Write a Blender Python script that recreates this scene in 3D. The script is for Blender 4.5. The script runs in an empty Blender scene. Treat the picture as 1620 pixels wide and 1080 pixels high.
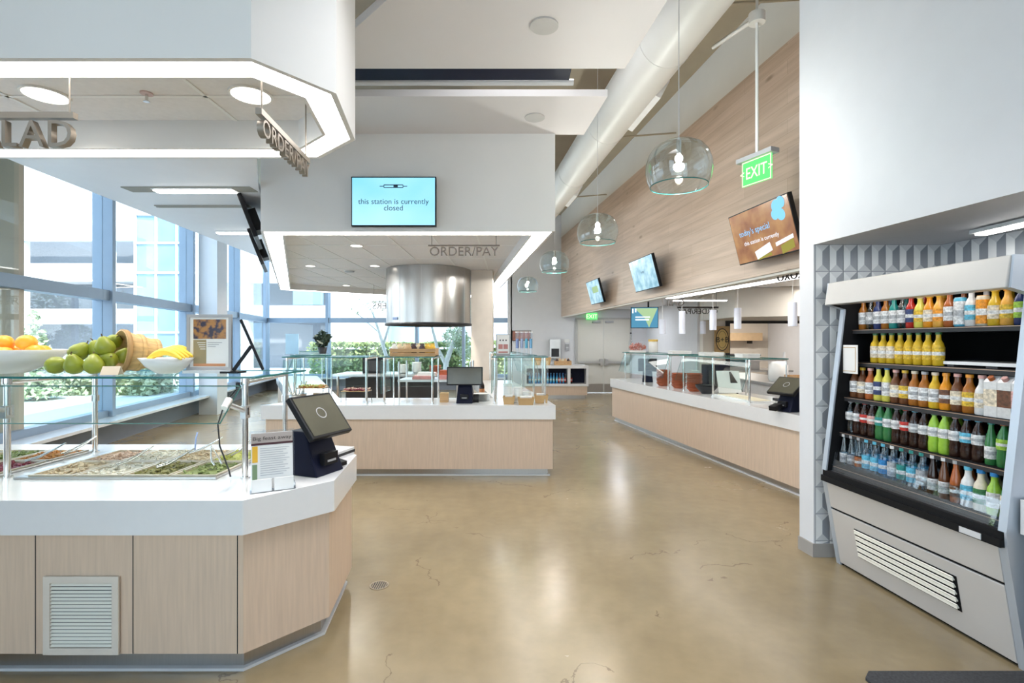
import bpy, math, random
from mathutils import Vector, Matrix
from mathutils.geometry import tessellate_polygon
PI = math.pi
random.seed(7)
scene = bpy.context.scene
col = scene.collection

# ------------------------------------------------------------------ camera, world, sun, exposure
cam_d = bpy.data.cameras.new('camera'); cam = bpy.data.objects.new('camera', cam_d); col.objects.link(cam)
cam.location = (0, 0, 1.6); cam.rotation_euler = (PI/2, 0, 0)
cam_d.sensor_width = 36; cam_d.lens = 18.0; cam_d.clip_start = 0.05; cam_d.clip_end = 300
scene.camera = cam
w = bpy.data.worlds.new('sky'); scene.world = w; w.use_nodes = True
nt = w.node_tree; nt.nodes.clear()
out = nt.nodes.new('ShaderNodeOutputWorld'); bg = nt.nodes.new('ShaderNodeBackground')
geo = nt.nodes.new('ShaderNodeTexCoord'); sep = nt.nodes.new('ShaderNodeSeparateXYZ'); rmp = nt.nodes.new('ShaderNodeValToRGB')
rmp.color_ramp.elements[0].position = 0.0; rmp.color_ramp.elements[0].color = (0.86, 0.94, 1.0, 1)
rmp.color_ramp.elements[1].position = 0.55; rmp.color_ramp.elements[1].color = (0.50, 0.74, 1.0, 1)
nt.links.new(geo.outputs['Generated'], sep.inputs[0]); nt.links.new(sep.outputs['Z'], rmp.inputs[0])
nt.links.new(rmp.outputs[0], bg.inputs[0]); nt.links.new(bg.outputs[0], out.inputs[0])
bg.inputs[1].default_value = 2.9
sun_d = bpy.data.lights.new('sun', 'SUN'); sun = bpy.data.objects.new('sun', sun_d); col.objects.link(sun)
sun_d.energy = 6.5; sun_d.angle = math.radians(1.0); sun_d.color = (1.0, 0.96, 0.9)
sun.rotation_euler = Vector((-0.62, 0.55, -0.75)).to_track_quat('-Z', 'Y').to_euler()
scene.view_settings.view_transform = 'Standard'
scene.view_settings.look = 'None'
scene.view_settings.exposure = 0.60
scene.view_settings.gamma = 1.0
scene.view_settings.use_curve_mapping = False
scene.cycles.transparent_max_bounces = 32
scene.cycles.max_bounces = 10
scene.cycles.diffuse_bounces = 6
scene.cycles.glossy_bounces = 3
scene.cycles.caustics_reflective = False
scene.cycles.caustics_refractive = False
scene.cycles.sample_clamp_indirect = 6.0

def area_lamp(name, loc, sx, sy, power, color=(1, 0.95, 0.88), rz=0, spread=PI):
    d = bpy.data.lights.new(name, 'AREA'); o = bpy.data.objects.new(name, d); col.objects.link(o)
    d.shape = 'RECTANGLE'; d.size = sx; d.size_y = sy; d.energy = power; d.color = color; d.spread = spread
    o.location = loc; o.rotation_euler = (0, 0, rz)
    return o
# fill lights added out of view to brighten the hall, not real fixtures

for (x, y, sx, sy, p) in ((0.15, 2.7, 1.5, 1.2, 30), (-.2, -2.2, 3.0, 2.0, 34), (.1, 5.0, 1.2, .25, 30)):
    area_lamp('hall_fill', (x, y, 3.98 if y < 4.5 else 5.3), sx, sy, p, (.95, .97, 1), 0, 1.9)
area_lamp('kitchen_fill', (5.4, 7.8, 2.55), .3, 3.0, 55)  # added fill lights that lift the dim servery kitchen, not real fixtures
area_lamp('kitchen_fill', (5.6, 13.0, 2.5), 1.0, .3, 40)
area_lamp('kitchen_fill', (3.0, 14.2, 2.58), .4, 1.2, 22, (.9, .93, 1))

# ------------------------------------------------------------------ geometry helper
class G:
    def __init__(s): s.v = []; s.f = []; s.m = []; s.sm = []
    def add(s, vs, fs, m=0, smooth=False):
        b = len(s.v); s.v += [tuple(p) for p in vs]
        for f in fs: s.f.append(tuple(b+i for i in f)); s.m.append(m); s.sm.append(smooth)
        return s
    def box(s, x0, y0, z0, x1, y1, z1, m=0):
        return s.prism([(x0, y0), (x1, y0), (x1, y1), (x0, y1)], z0, z1, m)
    def prism(s, poly, z0, z1, m=0, mside=None):
        a = sum(poly[i][0]*poly[(i+1) % len(poly)][1]-poly[(i+1) % len(poly)][0]*poly[i][1] for i in range(len(poly)))
        if a < 0: poly = poly[::-1]
        if z1 < z0: z0, z1 = z1, z0
        n = len(poly)
        vs = [(p[0], p[1], z0) for p in poly]+[(p[0], p[1], z1) for p in poly]
        cv = all((poly[(i+1)%n][0]-poly[i][0])*(poly[(i+2)%n][1]-poly[(i+1)%n][1])-(poly[(i+1)%n][1]-poly[i][1])*(poly[(i+2)%n][0]-poly[(i+1)%n][0]) > -1e-6 for i in range(n))
        if cv: s.add(vs, [tuple(range(n))[::-1], tuple(range(n, 2*n))], m)
        else:
            tr = tessellate_polygon([[Vector((p[0], p[1], 0)) for p in poly]]); fs = []
            for a_, b_, c_ in tr:
                ar = (poly[b_][0]-poly[a_][0])*(poly[c_][1]-poly[a_][1])-(poly[b_][1]-poly[a_][1])*(poly[c_][0]-poly[a_][0])
                if ar < 0: b_, c_ = c_, b_
                fs += [(c_, b_, a_), (n+a_, n+b_, n+c_)]
            s.add(vs, fs, m)
        s.add(vs, [(i, (i+1) % n, n+(i+1) % n, n+i) for i in range(n)], m if mside is None else mside)
        return s
    def ring(s, outer, inner, z0, z1, m=0):
        n = len(outer)
        vs = [(p[0], p[1], z) for z in (z0, z1) for P_ in (outer, inner) for p in P_]
        fs = []
        for i in range(n):
            j = (i+1) % n
            fs += [(i, n+i, n+j, j), (2*n+i, 2*n+j, 3*n+j, 3*n+i), (i, j, 2*n+j, 2*n+i), (n+i, 3*n+i, 3*n+j, n+j)]
        return s.add(vs, fs, m)
    def obox(s, c, a, b, d, m=0):
        c = Vector(c); a = Vector(a); b = Vector(b); d = Vector(d)
        vs = [c+i*a+j*b+k*d for k in (-1, 1) for (i, j) in ((-1, -1), (1, -1), (1, 1), (-1, 1))]
        fs = [(3, 2, 1, 0), (4, 5, 6, 7), (0, 1, 5, 4), (1, 2, 6, 5), (2, 3, 7, 6), (3, 0, 4, 7)]
        if a.cross(b).dot(d) < 0: fs = [f[::-1] for f in fs]
        return s.add(vs, fs, m)
    def bar(s, p0, p1, w, h, m=0):
        p0 = Vector(p0); p1 = Vector(p1); d = p1-p0
        u = Vector((0, 0, 1)) if abs(d.normalized().z) < .95 else Vector((0, 1, 0))
        r = d.cross(u).normalized(); u = r.cross(d).normalized()
        return s.obox((p0+p1)/2, d/2, r*w/2, u*h/2, m)
    def cyl(s, p0, p1, r, n=16, r1=None, m=0, caps=True):
        p0 = Vector(p0); p1 = Vector(p1); d = (p1-p0)
        if d.length < 1e-7: return s
        d.normalize(); u = Vector((1, 0, 0)) if abs(d.x) < .8 else Vector((0, 1, 0))
        a = d.cross(u).normalized(); b = d.cross(a)
        if r1 is None: r1 = r
        r0v = [p0+(a*math.cos(2*PI*i/n)+b*math.sin(2*PI*i/n))*r for i in range(n)]
        r1v = [p1+(a*math.cos(2*PI*i/n)+b*math.sin(2*PI*i/n))*r1 for i in range(n)]
        s.add(r0v+r1v, [(i, (i+1) % n, n+(i+1) % n, n+i) for i in range(n)], m, True)
        if caps:
            s.add(r0v, [tuple(range(n))[::-1]], m); s.add(r1v, [tuple(range(n))], m)
        return s
    def tube(s, pts, r, n=8, m=0):
        pts = [Vector(p) for p in pts]; rings = []
        rr = r if isinstance(r, (list, tuple)) else [r]*len(pts)
        pa = None
        for i, p in enumerate(pts):
            d = (pts[min(i+1, len(pts)-1)]-pts[max(i-1, 0)]).normalized()
            if pa is None:
                u = Vector((0, 0, 1)) if abs(d.z) < .9 else Vector((1, 0, 0)); a = d.cross(u).normalized()
            else: a = (pa-d*pa.dot(d)).normalized()
            pa = a; b = d.cross(a)
            rings.append([p+(a*math.cos(2*PI*k/n)+b*math.sin(2*PI*k/n))*rr[i] for k in range(n)])
        vs = [q for R_ in rings for q in R_]; fs = []
        for i in range(len(pts)-1):
            for k in range(n): fs.append((i*n+k, i*n+(k+1) % n, (i+1)*n+(k+1) % n, (i+1)*n+k))
        s.add(vs, fs, m, True)
        s.add(rings[0], [tuple(range(n))[::-1]], m); s.add(rings[-1], [tuple(range(n))], m)
        return s
    def lathe(s, prof, n=20, c=(0, 0, 0), m=0, sx=1, sy=1, cap0=True, cap1=True):
        vs = []; fs = []
        for r, z in prof:
            for k in range(n): vs.append((c[0]+sx*r*math.cos(2*PI*k/n), c[1]+sy*r*math.sin(2*PI*k/n), c[2]+z))
        for i in range(len(prof)-1):
            for k in range(n): fs.append((i*n+k, i*n+(k+1) % n, (i+1)*n+(k+1) % n, (i+1)*n+k))
        s.add(vs, fs, m, True)
        if cap0 and prof[0][0] > 1e-5: s.add(vs[:n], [tuple(range(n))[::-1]], m)
        if cap1 and prof[-1][0] > 1e-5: s.add(vs[-n:], [tuple(range(n))], m)
        return s
    def ball(s, c, r, n=16, sz=1.0, k=8, m=0, sx=1, sy=1, dimple=0):
        pr = []
        for i in range(k+1):
            t = PI*i/k
            rr = max(r*math.sin(t), 1e-6); z = -r*math.cos(t)*sz
            z -= dimple*r*math.exp(-(rr/r/.35)**2)*(1 if z > 0 else -1)*.5
            pr.append((rr, z))
        return s.lathe(pr, n, c, m, sx, sy, False, False)
    def xf(s, mat):
        s.v = [tuple(mat @ Vector(p)) for p in s.v]; return s
    def mesh(s, name, mats):
        me = bpy.data.meshes.new(name); me.from_pydata(s.v, [], s.f)
        for mt in (mats if isinstance(mats, (list, tuple)) else [mats]): me.materials.append(mt)
        me.polygons.foreach_set('material_index', s.m); me.polygons.foreach_set('use_smooth', s.sm)
        me.update(); return me

def link(name, me, parent=None):
    o = bpy.data.objects.new(name, me); col.objects.link(o)
    if parent is not None: o.parent = parent
    return o
def part(name, g, mats, parent, bev=0, label=None):
    o = link(name, g.mesh(name, mats), parent)
    if bev: add_bevel(o, bev)
    if label: o['label'] = label
    return o
def add_bevel(o, wd):
    b = o.modifiers.new('bevel', 'BEVEL'); b.width = wd; b.segments = 2; b.limit_method = 'ANGLE'; b.angle_limit = math.radians(40)
def tag(o, label, cat, group=None, kind=None):
    if label: o['label'] = label
    if cat: o['category'] = cat
    if group: o['group'] = group
    if kind: o['kind'] = kind
    return o
def thing(name, label, cat, loc=(0, 0, 0), rz=0, group=None):
    o = bpy.data.objects.new(name, None); col.objects.link(o); o.location = loc; o.rotation_euler = (0, 0, rz)
    o.empty_display_size = .1
    return tag(o, label, cat, group)
def solo(name, g, mats, label, cat, loc=(0, 0, 0), rz=0, group=None, bev=0, kind=None):
    o = link(name, g.mesh(name, mats)); o.location = loc; o.rotation_euler = (0, 0, rz)
    if bev: add_bevel(o, bev)
    return tag(o, label, cat, group, kind)
def struct(name, g, mats, parent=None, label=None):
    o = link(name, g.mesh(name, mats), parent); 
    if parent is None: o['kind'] = 'structure'
    if label: o['label'] = label
    return o
def orient(o, origin, right, up):
    r = Vector(right).normalized(); u = Vector(up); u = (u-r*u.dot(r)).normalized(); y = u.cross(r)
    m = Matrix((r, y, u)).transposed().to_4x4(); m.translation = Vector(origin)
    o.rotation_mode = 'XYZ'; o.location = origin; o.rotation_euler = m.to_euler()
    return m
def dup(root, loc=None, rz=None, label=None, group=None):
    c = root.copy(); col.objects.link(c)
    if loc is not None: c.location = loc
    if rz is not None: c.rotation_euler = (0, 0, rz)
    if label: c['label'] = label
    if group: c['group'] = group
    def rec(a, b):
        for ch in [x for x in KIDS.get(a.name, list(a.children))]:
            d = ch.copy(); col.objects.link(d); d.parent = b; rec(ch, d)
    rec(root, c)
    return c
KIDS = {}
_tc = {}
def text_mesh(s, size=1.0, ext=0.0, align='CENTER', spacing=1.0):
    k = (s, size, ext, align, spacing)
    if k in _tc: return _tc[k]
    cu = bpy.data.curves.new('t', 'FONT'); cu.body = s; cu.size = size; cu.extrude = ext; cu.align_x = align; cu.space_character = spacing
    cu.resolution_u = 3; cu.space_line = .9
    o = bpy.data.objects.new('t', cu); col.objects.link(o)
    dg = bpy.context.evaluated_depsgraph_get(); dg.update()
    me = bpy.data.meshes.new_from_object(o.evaluated_get(dg)); me.name = 'lettering'
    bpy.data.objects.remove(o); bpy.data.curves.remove(cu)
    # text lies in XY facing +Z -> stand it up: X right, Z up, facing -Y
    me.transform(Matrix.Rotation(PI/2, 4, 'X'))
    _tc[k] = me; return me
def lettering(s, size, mt, parent, loc=(0, 0, 0), ext=0.0, align='CENTER', name='lettering', spacing=1.0, sx=1.0):
    me = text_mesh(s, size, ext, align, spacing).copy(); me.materials.clear(); me.materials.append(mt)
    o = link(name, me, parent); o.location = loc; o.scale = (sx, 1, 1); return o
def inset(poly, d):
    n = len(poly); res = []
    a = sum(poly[i][0]*poly[(i+1) % n][1]-poly[(i+1) % n][0]*poly[i][1] for i in range(n))
    sgn = 1 if a > 0 else -1
    for i in range(n):
        p0 = Vector(poly[i-1]); p1 = Vector(poly[i]); p2 = Vector(poly[(i+1) % n])
        e1 = (p1-p0).normalized(); e2 = (p2-p1).normalized()
        n1 = Vector((-e1.y, e1.x))*sgn; n2 = Vector((-e2.y, e2.x))*sgn
        b = (n1+n2).normalized(); res.append(tuple(p1+b*(d/max(.3, b.dot(n1)))))
    return res
def AT(u, v, Y): return ((u-810)/810*Y, Y, 1.6-(v-540)/810*Y)
def ATZ(u, v, Z):
    Y = (1.6-Z)*810/(v-540); return ((u-810)/810*Y, Y, Z)
ORD = ['first', 'second', 'third', 'fourth', 'fifth', 'sixth', 'seventh', 'eighth', 'ninth', 'tenth', 'eleventh', 'twelfth', 'thirteenth', 'fourteenth', 'fifteenth', 'sixteenth', 'seventeenth', 'eighteenth', 'nineteenth', 'twentieth']

# ------------------------------------------------------------------ materials
def _new(name):
    m = bpy.data.materials.new(name); m.use_nodes = True; nt = m.node_tree
    return m, nt, nt.nodes['Principled BSDF']
def mat(name, c, rough=.5, metal=0, var=.04, scale=6, bump=0, bscale=40, stretch=None, spec=.5, coat=0, emit=None, es=0, trans=0):
    m, nt, b = _new(name); c = tuple(c)
    b.inputs['Roughness'].default_value = rough; b.inputs['Metallic'].default_value = metal
    b.inputs['Specular IOR Level'].default_value = spec; b.inputs['Coat Weight'].default_value = coat
    b.inputs['Transmission Weight'].default_value = trans
    tc = nt.nodes.new('ShaderNodeTexCoord'); mp = nt.nodes.new('ShaderNodeMapping')
    nt.links.new(tc.outputs['Object'], mp.inputs[0])
    if stretch: mp.inputs['Scale'].default_value = stretch
    nz = nt.nodes.new('ShaderNodeTexNoise'); nz.inputs['Scale'].default_value = scale; nz.inputs['Detail'].default_value = 5
    nt.links.new(mp.outputs[0], nz.inputs['Vector'])
    r = nt.nodes.new('ShaderNodeValToRGB')
    r.color_ramp.elements[0].position = .3; r.color_ramp.elements[1].position = .7
    r.color_ramp.elements[0].color = tuple(x*(1-var) for x in c)+(1,); r.color_ramp.elements[1].color = tuple(min(1, x*(1+var)) for x in c)+(1,)
    nt.links.new(nz.outputs[0], r.inputs[0]); nt.links.new(r.outputs[0], b.inputs['Base Color'])
    if bump:
        n2 = nt.nodes.new('ShaderNodeTexNoise'); n2.inputs['Scale'].default_value = bscale; nt.links.new(mp.outputs[0], n2.inputs['Vector'])
        bp = nt.nodes.new('ShaderNodeBump'); bp.inputs['Strength'].default_value = bump; nt.links.new(n2.outputs[0], bp.inputs['Height']); nt.links.new(bp.outputs[0], b.inputs['Normal'])
    if emit: b.inputs['Emission Color'].default_value = tuple(emit)+(1,); b.inputs['Emission Strength'].default_value = es
    return m
def emat(name, c, s):
    m = bpy.data.materials.new(name); m.use_nodes = True; nt = m.node_tree; nt.nodes.clear()
    o = nt.nodes.new('ShaderNodeOutputMaterial'); e = nt.nodes.new('ShaderNodeEmission')
    e.inputs[0].default_value = tuple(c)+(1,); e.inputs[1].default_value = s; nt.links.new(e.outputs[0], o.inputs[0]); return m
def glassmat(name, tint, f0=.05, f1=.6, rough=0.0, pw=4):
    m = bpy.data.materials.new(name); m.use_nodes = True; nt = m.node_tree; nt.nodes.clear()
    o = nt.nodes.new('ShaderNodeOutputMaterial'); t = nt.nodes.new('ShaderNodeBsdfTransparent'); g = nt.nodes.new('ShaderNodeBsdfGlossy')
    t.inputs[0].default_value = tuple(tint)+(1,); g.inputs['Roughness'].default_value = rough
    lw = nt.nodes.new('ShaderNodeLayerWeight'); lw.inputs[0].default_value = .5
    p = nt.nodes.new('ShaderNodeMath'); p.operation = 'POWER'; p.inputs[1].default_value = pw
    k = nt.nodes.new('ShaderNodeMath'); k.operation = 'MULTIPLY_ADD'; k.inputs[1].default_value = f1; k.inputs[2].default_value = f0
    mx = nt.nodes.new('ShaderNodeMixShader')
    nt.links.new(lw.outputs['Facing'], p.inputs[0]); nt.links.new(p.outputs[0], k.inputs[0]); nt.links.new(k.outputs[0], mx.inputs[0])
    nt.links.new(t.outputs[0], mx.inputs[1]); nt.links.new(g.outputs[0], mx.inputs[2]); nt.links.new(mx.outputs[0], o.inputs[0]); return m

M = {}
M['white_wall'] = mat('white_wall_paint', (.66, .66, .68), .6, var=.015)
M['plaster'] = mat('plaster_paint', (.66, .63, .58), .65, var=.02, scale=2)
M['panel'] = mat('ceiling_panel_paint', (.68, .64, .63), .6, var=.015, scale=1.5)
M['fascia'] = mat('canopy_paint', (.74, .72, .70), .55, var=.02, scale=1.5)
M['deck'] = mat('roof_deck_paint', (.40, .34, .25), .7, var=.05, scale=3)
M['ceil_left'] = mat('smooth_ceiling_paint', (.80, .80, .82), .5, var=.01)
M['ctile'] = mat('acoustic_tile', (.76, .73, .72), .8, var=.03, scale=30, bump=.05, bscale=150)
M['tgrid'] = mat('tile_grid_white', (.80, .79, .77), .5, var=.01)
M['duct'] = mat('duct_paint', (.72, .71, .68), .4, var=.02, scale=2)
M['quartz'] = mat('white_quartz', (.76, .76, .77), .16, var=.01, scale=20, coat=.3)
M['laminate'] = mat('pale_wood_laminate', (.63, .485, .37), .42, var=.07, scale=7, stretch=(9, 9, .5))
M['steel'] = mat('brushed_steel', (.46, .44, .42), .28, metal=1, var=.05, scale=8, stretch=(30, 30, .6))
M['steel_h'] = mat('satin_steel', (.60, .59, .58), .33, metal=1, var=.05, scale=8)
M['chrome'] = mat('polished_steel', (.72, .70, .67), .16, metal=1, var=.03)
M['alu'] = mat('window_aluminium', (.27, .34, .43), .45, metal=.2, var=.02)
M['alu_pale'] = mat('pale_window_frame', (.62, .64, .66), .45, var=.02)
M['beige_col'] = mat('beige_post_paint', (.62, .54, .43), .5, var=.03)
M['black'] = mat('black_plastic', (.010, .010, .012), .4, var=.1, spec=.2)
M['navyblack'] = mat('blue_black_plastic', (.005, .007, .022), .5, var=.1, spec=.15)
M['dark'] = mat('dark_metal', (.035, .035, .038), .5, metal=.2, var=.1, spec=.3)
M['grey'] = mat('grey_plastic', (.35, .35, .36), .4, var=.05)
M['pale_grey'] = mat('pale_grey_plastic', (.6, .6, .61), .4, var=.03)
M['base_grey'] = mat('grey_rubber_base', (.33, .31, .29), .5, var=.05)
M['letter_b'] = mat('brown_thin_lettering', (.06, .045, .035), .5)
M['letter'] = mat('bronze_lettering', (.26, .22, .18), .4, metal=.5, var=.08)
M['light_strip'] = emat('light_strip_lens', (1, .97, .93), 7.0)
M['down'] = emat('downlight_lens', (1, .95, .85), 5.0)
M['bulb'] = emat('lamp_bulb', (1, .93, .8), 18)
M['glass'] = glassmat('window_glass', (.93, .97, .98), .03, .5)
M['guard'] = glassmat('guard_glass', (.92, .97, .965), .022, .2)
M['gedge'] = mat('green_glass_edge', (.03, .16, .15), .15, var=.1)
M['clear'] = glassmat('clear_acrylic', (.93, .95, .97), .08, .55)
M['smoke'] = glassmat('pendant_polycarbonate', (.85, .935, .965), .10, .75, 0.03, 2.6)
M['white'] = mat('white_ceramic', (.82, .81, .79), .2, var=.01)
M['paper'] = mat('paper_white', (.78, .77, .75), .7, var=.02)
M['tan'] = mat('kraft_card', (.52, .34, .16), .7, var=.08)
M['wood'] = mat('crate_wood', (.50, .30, .14), .6, var=.2, scale=5, stretch=(1, 1, 12))
M['basket'] = mat('bushel_basket_wood', (.58, .38, .16), .55, var=.2, scale=10, stretch=(6, 6, 1))
M['orange'] = mat('orange_peel', (.90, .38, .03), .4, var=.08, scale=20, bump=.15, bscale=120)
M['pear'] = mat('pear_skin', (.27, .31, .03), .38, var=.18, scale=9)
M['banana'] = mat('banana_skin', (.88, .62, .06), .45, var=.08, scale=12)
M['stem'] = mat('brown_stem', (.12, .07, .03), .7)
M['terra'] = mat('terracotta_basket', (.36, .085, .03), .55, var=.2, scale=30)
M['bread'] = mat('bread_crust', (.62, .40, .16), .6, var=.25, scale=14)
M['pink'] = mat('pink_wrap', (.66, .30, .28), .6, var=.2, scale=20)
M['leaf'] = mat('sunlit_leaves', (.30, .36, .14), .6, var=.35, scale=3)
M['leaf_pale'] = mat('pale_leaves', (.42, .48, .30), .6, var=.3, scale=3)
M['bark'] = mat('pale_bark', (.62, .58, .52), .8, var=.15, scale=8)
M['concrete_ext'] = mat('white_concrete', (.74, .74, .74), .8, var=.03)
M['void'] = mat('garage_interior', (.20, .21, .23), .8, var=.1)
M['blueglass'] = mat('blue_curtain_glass', (.17, .28, .36), .15, var=.15, scale=.5)
M['pave'] = mat('outdoor_paving', (.62, .62, .62), .8, var=.06, scale=1)
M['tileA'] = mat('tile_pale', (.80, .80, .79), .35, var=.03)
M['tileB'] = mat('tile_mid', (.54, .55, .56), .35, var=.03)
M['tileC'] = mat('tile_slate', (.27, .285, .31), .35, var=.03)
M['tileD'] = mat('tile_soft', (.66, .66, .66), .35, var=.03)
M['carpet'] = mat('black_mat', (.035, .036, .04), .9, var=.3, scale=80, bump=.5, bscale=200)
M['door'] = mat('door_paint', (.60, .58, .52), .5, var=.01)
M['fridge_in'] = mat('fridge_black_liner', (.008, .008, .009), .6, var=.1, spec=.15)
M['fridge_steel'] = mat('fridge_steel', (.66, .64, .63), .4, metal=.35, var=.03, scale=3)
M['louvre'] = mat('cream_louvre', (.82, .79, .70), .4, var=.01)

def floor_mat():
    m, nt, b = _new('polished_concrete'); N = nt.nodes.new; L = nt.links.new
    tc = N('ShaderNodeTexCoord')
    n1 = N('ShaderNodeTexNoise'); n1.inputs['Scale'].default_value = .55; n1.inputs['Detail'].default_value = 7; n1.inputs['Roughness'].default_value = .6
    n2 = N('ShaderNodeTexNoise'); n2.inputs['Scale'].default_value = 9; n2.inputs['Detail'].default_value = 8
    L(tc.outputs['Object'], n1.inputs['Vector']); L(tc.outputs['Object'], n2.inputs['Vector'])
    r1 = N('ShaderNodeValToRGB'); e = r1.color_ramp.elements
    e[0].position = .32; e[0].color = (.215, .163, .092, 1); e[1].position = .7; e[1].color = (.325, .25, .146, 1)
    L(n1.outputs[0], r1.inputs[0])
    r2 = N('ShaderNodeValToRGB'); e = r2.color_ramp.elements
    e[0].position = .3; e[0].color = (.93, .93, .93, 1); e[1].position = .72; e[1].color = (1.04, 1.04, 1.03, 1); L(n2.outputs[0], r2.inputs[0])
    mx = N('ShaderNodeMix'); mx.data_type = 'RGBA'; mx.blend_type = 'MULTIPLY'; mx.inputs[0].default_value = 1
    L(r1.outputs[0], mx.inputs[6]); L(r2.outputs[0], mx.inputs[7])
    # hairline cracks
    nd = N('ShaderNodeTexNoise'); nd.inputs['Scale'].default_value = 2.2; nd.inputs['Detail'].default_value = 6
    L(tc.outputs['Object'], nd.inputs['Vector'])
    va = N('ShaderNodeVectorMath'); va.operation = 'MULTIPLY_ADD'; va.inputs[1].default_value = (.9, .9, 0); L(nd.outputs['Color'], va.inputs[0]); L(tc.outputs['Object'], va.inputs[2])
    vo = N('ShaderNodeTexVoronoi'); vo.feature = 'DISTANCE_TO_EDGE'; vo.inputs['Scale'].default_value = .62; L(va.outputs[0], vo.inputs['Vector'])
    lt = N('ShaderNodeMath'); lt.operation = 'LESS_THAN'; lt.inputs[1].default_value = .0022; L(vo.outputs['Distance'], lt.inputs[0])
    nm = N('ShaderNodeTexNoise'); nm.inputs['Scale'].default_value = 1.1; L(tc.outputs['Object'], nm.inputs['Vector'])
    gt = N('ShaderNodeMath'); gt.operation = 'GREATER_THAN'; gt.inputs[1].default_value = .54; L(nm.outputs[0], gt.inputs[0])
    mu = N('ShaderNodeMath'); mu.operation = 'MULTIPLY'; L(lt.outputs[0], mu.inputs[0]); L(gt.outputs[0], mu.inputs[1])
    mu2 = N('ShaderNodeMath'); mu2.operation = 'MULTIPLY'; mu2.inputs[1].default_value = .6; L(mu.outputs[0], mu2.inputs[0])
    mc = N('ShaderNodeMix'); mc.data_type = 'RGBA'; L(mu2.outputs[0], mc.inputs[0]); L(mx.outputs[2], mc.inputs[6]); mc.inputs[7].default_value = (.11, .075, .045, 1)
    L(mc.outputs[2], b.inputs['Base Color'])
    rr = N('ShaderNodeMapRange'); rr.inputs[3].default_value = .16; rr.inputs[4].default_value = .34; L(n1.outputs[0], rr.inputs[0]); L(rr.outputs[0], b.inputs['Roughness'])
    b.inputs['Specular IOR Level'].default_value = .55
    return m
M['floor'] = floor_mat()
def plank_mat():
    m, nt, b = _new('pale_oak_planks'); N = nt.nodes.new; L = nt.links.new
    tc = N('ShaderNodeTexCoord')
    br = N('ShaderNodeTexBrick'); br.inputs['Scale'].default_value = 1; br.inputs['Brick Width'].default_value = 2.1; br.inputs['Row Height'].default_value = .16
    br.inputs['Mortar Size'].default_value = .0015; br.inputs['Color1'].default_value = (.57, .44, .35, 1); br.inputs['Color2'].default_value = (.50, .375, .285, 1); br.inputs['Mortar'].default_value = (.36, .27, .19, 1)
    br.offset = .37
    uv = N('ShaderNodeCombineXYZ'); sp = N('ShaderNodeSeparateXYZ'); L(tc.outputs['Object'], sp.inputs[0]); L(sp.outputs['Y'], uv.inputs['X']); L(sp.outputs['Z'], uv.inputs['Y'])
    L(uv.outputs[0], br.inputs['Vector'])
    mp = N('ShaderNodeMapping'); mp.inputs['Scale'].default_value = (1, .35, 6); L(tc.outputs['Object'], mp.inputs[0])
    nz = N('ShaderNodeTexNoise'); nz.inputs['Scale'].default_value = 3; nz.inputs['Detail'].default_value = 6; L(mp.outputs[0], nz.inputs['Vector'])
    r = N('ShaderNodeValToRGB'); r.color_ramp.elements[0].position = .3; r.color_ramp.elements[0].color = (.87, .85, .83, 1); r.color_ramp.elements[1].position = .72; r.color_ramp.elements[1].color = (1.12, 1.12, 1.12, 1)
    L(nz.outputs[0], r.inputs[0])
    mx = N('ShaderNodeMix'); mx.data_type = 'RGBA'; mx.blend_type = 'MULTIPLY'; mx.inputs[0].default_value = 1; L(br.outputs[0], mx.inputs[6]); L(r.outputs[0], mx.inputs[7])
    mp2 = N('ShaderNodeMapping'); mp2.inputs['Scale'].default_value = (1, 1.1, 3.2); L(tc.outputs['Object'], mp2.inputs[0])
    vo = N('ShaderNodeTexVoronoi'); vo.inputs['Scale'].default_value = 1.15; L(mp2.outputs[0], vo.inputs['Vector'])
    kr = N('ShaderNodeValToRGB'); kr.color_ramp.elements[0].position = .05; kr.color_ramp.elements[0].color = (.75, .75, .75, 1); kr.color_ramp.elements[1].position = .13; kr.color_ramp.elements[1].color = (0, 0, 0, 1)
    L(vo.outputs['Distance'], kr.inputs[0])
    mk = N('ShaderNodeMix'); mk.data_type = 'RGBA'; L(kr.outputs[0], mk.inputs[0]); L(mx.outputs[2], mk.inputs[6]); mk.inputs[7].default_value = (.24, .17, .11, 1)
    L(mk.outputs[2], b.inputs['Base Color']); b.inputs['Roughness'].default_value = .5
    return m
M['plank'] = plank_mat()
# ------------------------------------------------------------------ the setting
def RW(y, off=0): return 3.735-.1387*y+off        # plane of the timber wall over the right servery
def LW(y, off=0): return -4.8-.2*y+off            # plane of the window wall on the left
WB = 2.37; WT = 4.83; DK = 5.55
struct('floor', G().prism([(LW(-4.2), -4.2), (7.5, -4.2), (7.5, 17.3), (LW(17.3), 17.3)], -.1, 0), M['floor'])
struct('ceiling', G().prism([(LW(-4.2)-.3, -4.2), (7.5, -4.2), (7.5, 17.3), (LW(17.3)-.3, 17.3)], DK, DK+.15), M['deck'], label='tan roof deck high above the hall')
# timber wall above the right servery and plaster above it
struct('wall_right', G().prism([(RW(15.9), 15.9), (RW(4.0), 4.0), (RW(4.0)+.12, 4.0), (RW(15.9)+.12, 15.9)], WB, WT), M['plank'], label='knotty pale oak plank wall above the right servery')
struct('wall_right', G().prism([(RW(15.9)-.0, 15.9), (RW(4.0), 4.0), (RW(4.0)+.12, 4.0), (RW(15.9)+.12, 15.9)], WT, DK), M['plaster'], label='plaster band above the oak planks')
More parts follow.
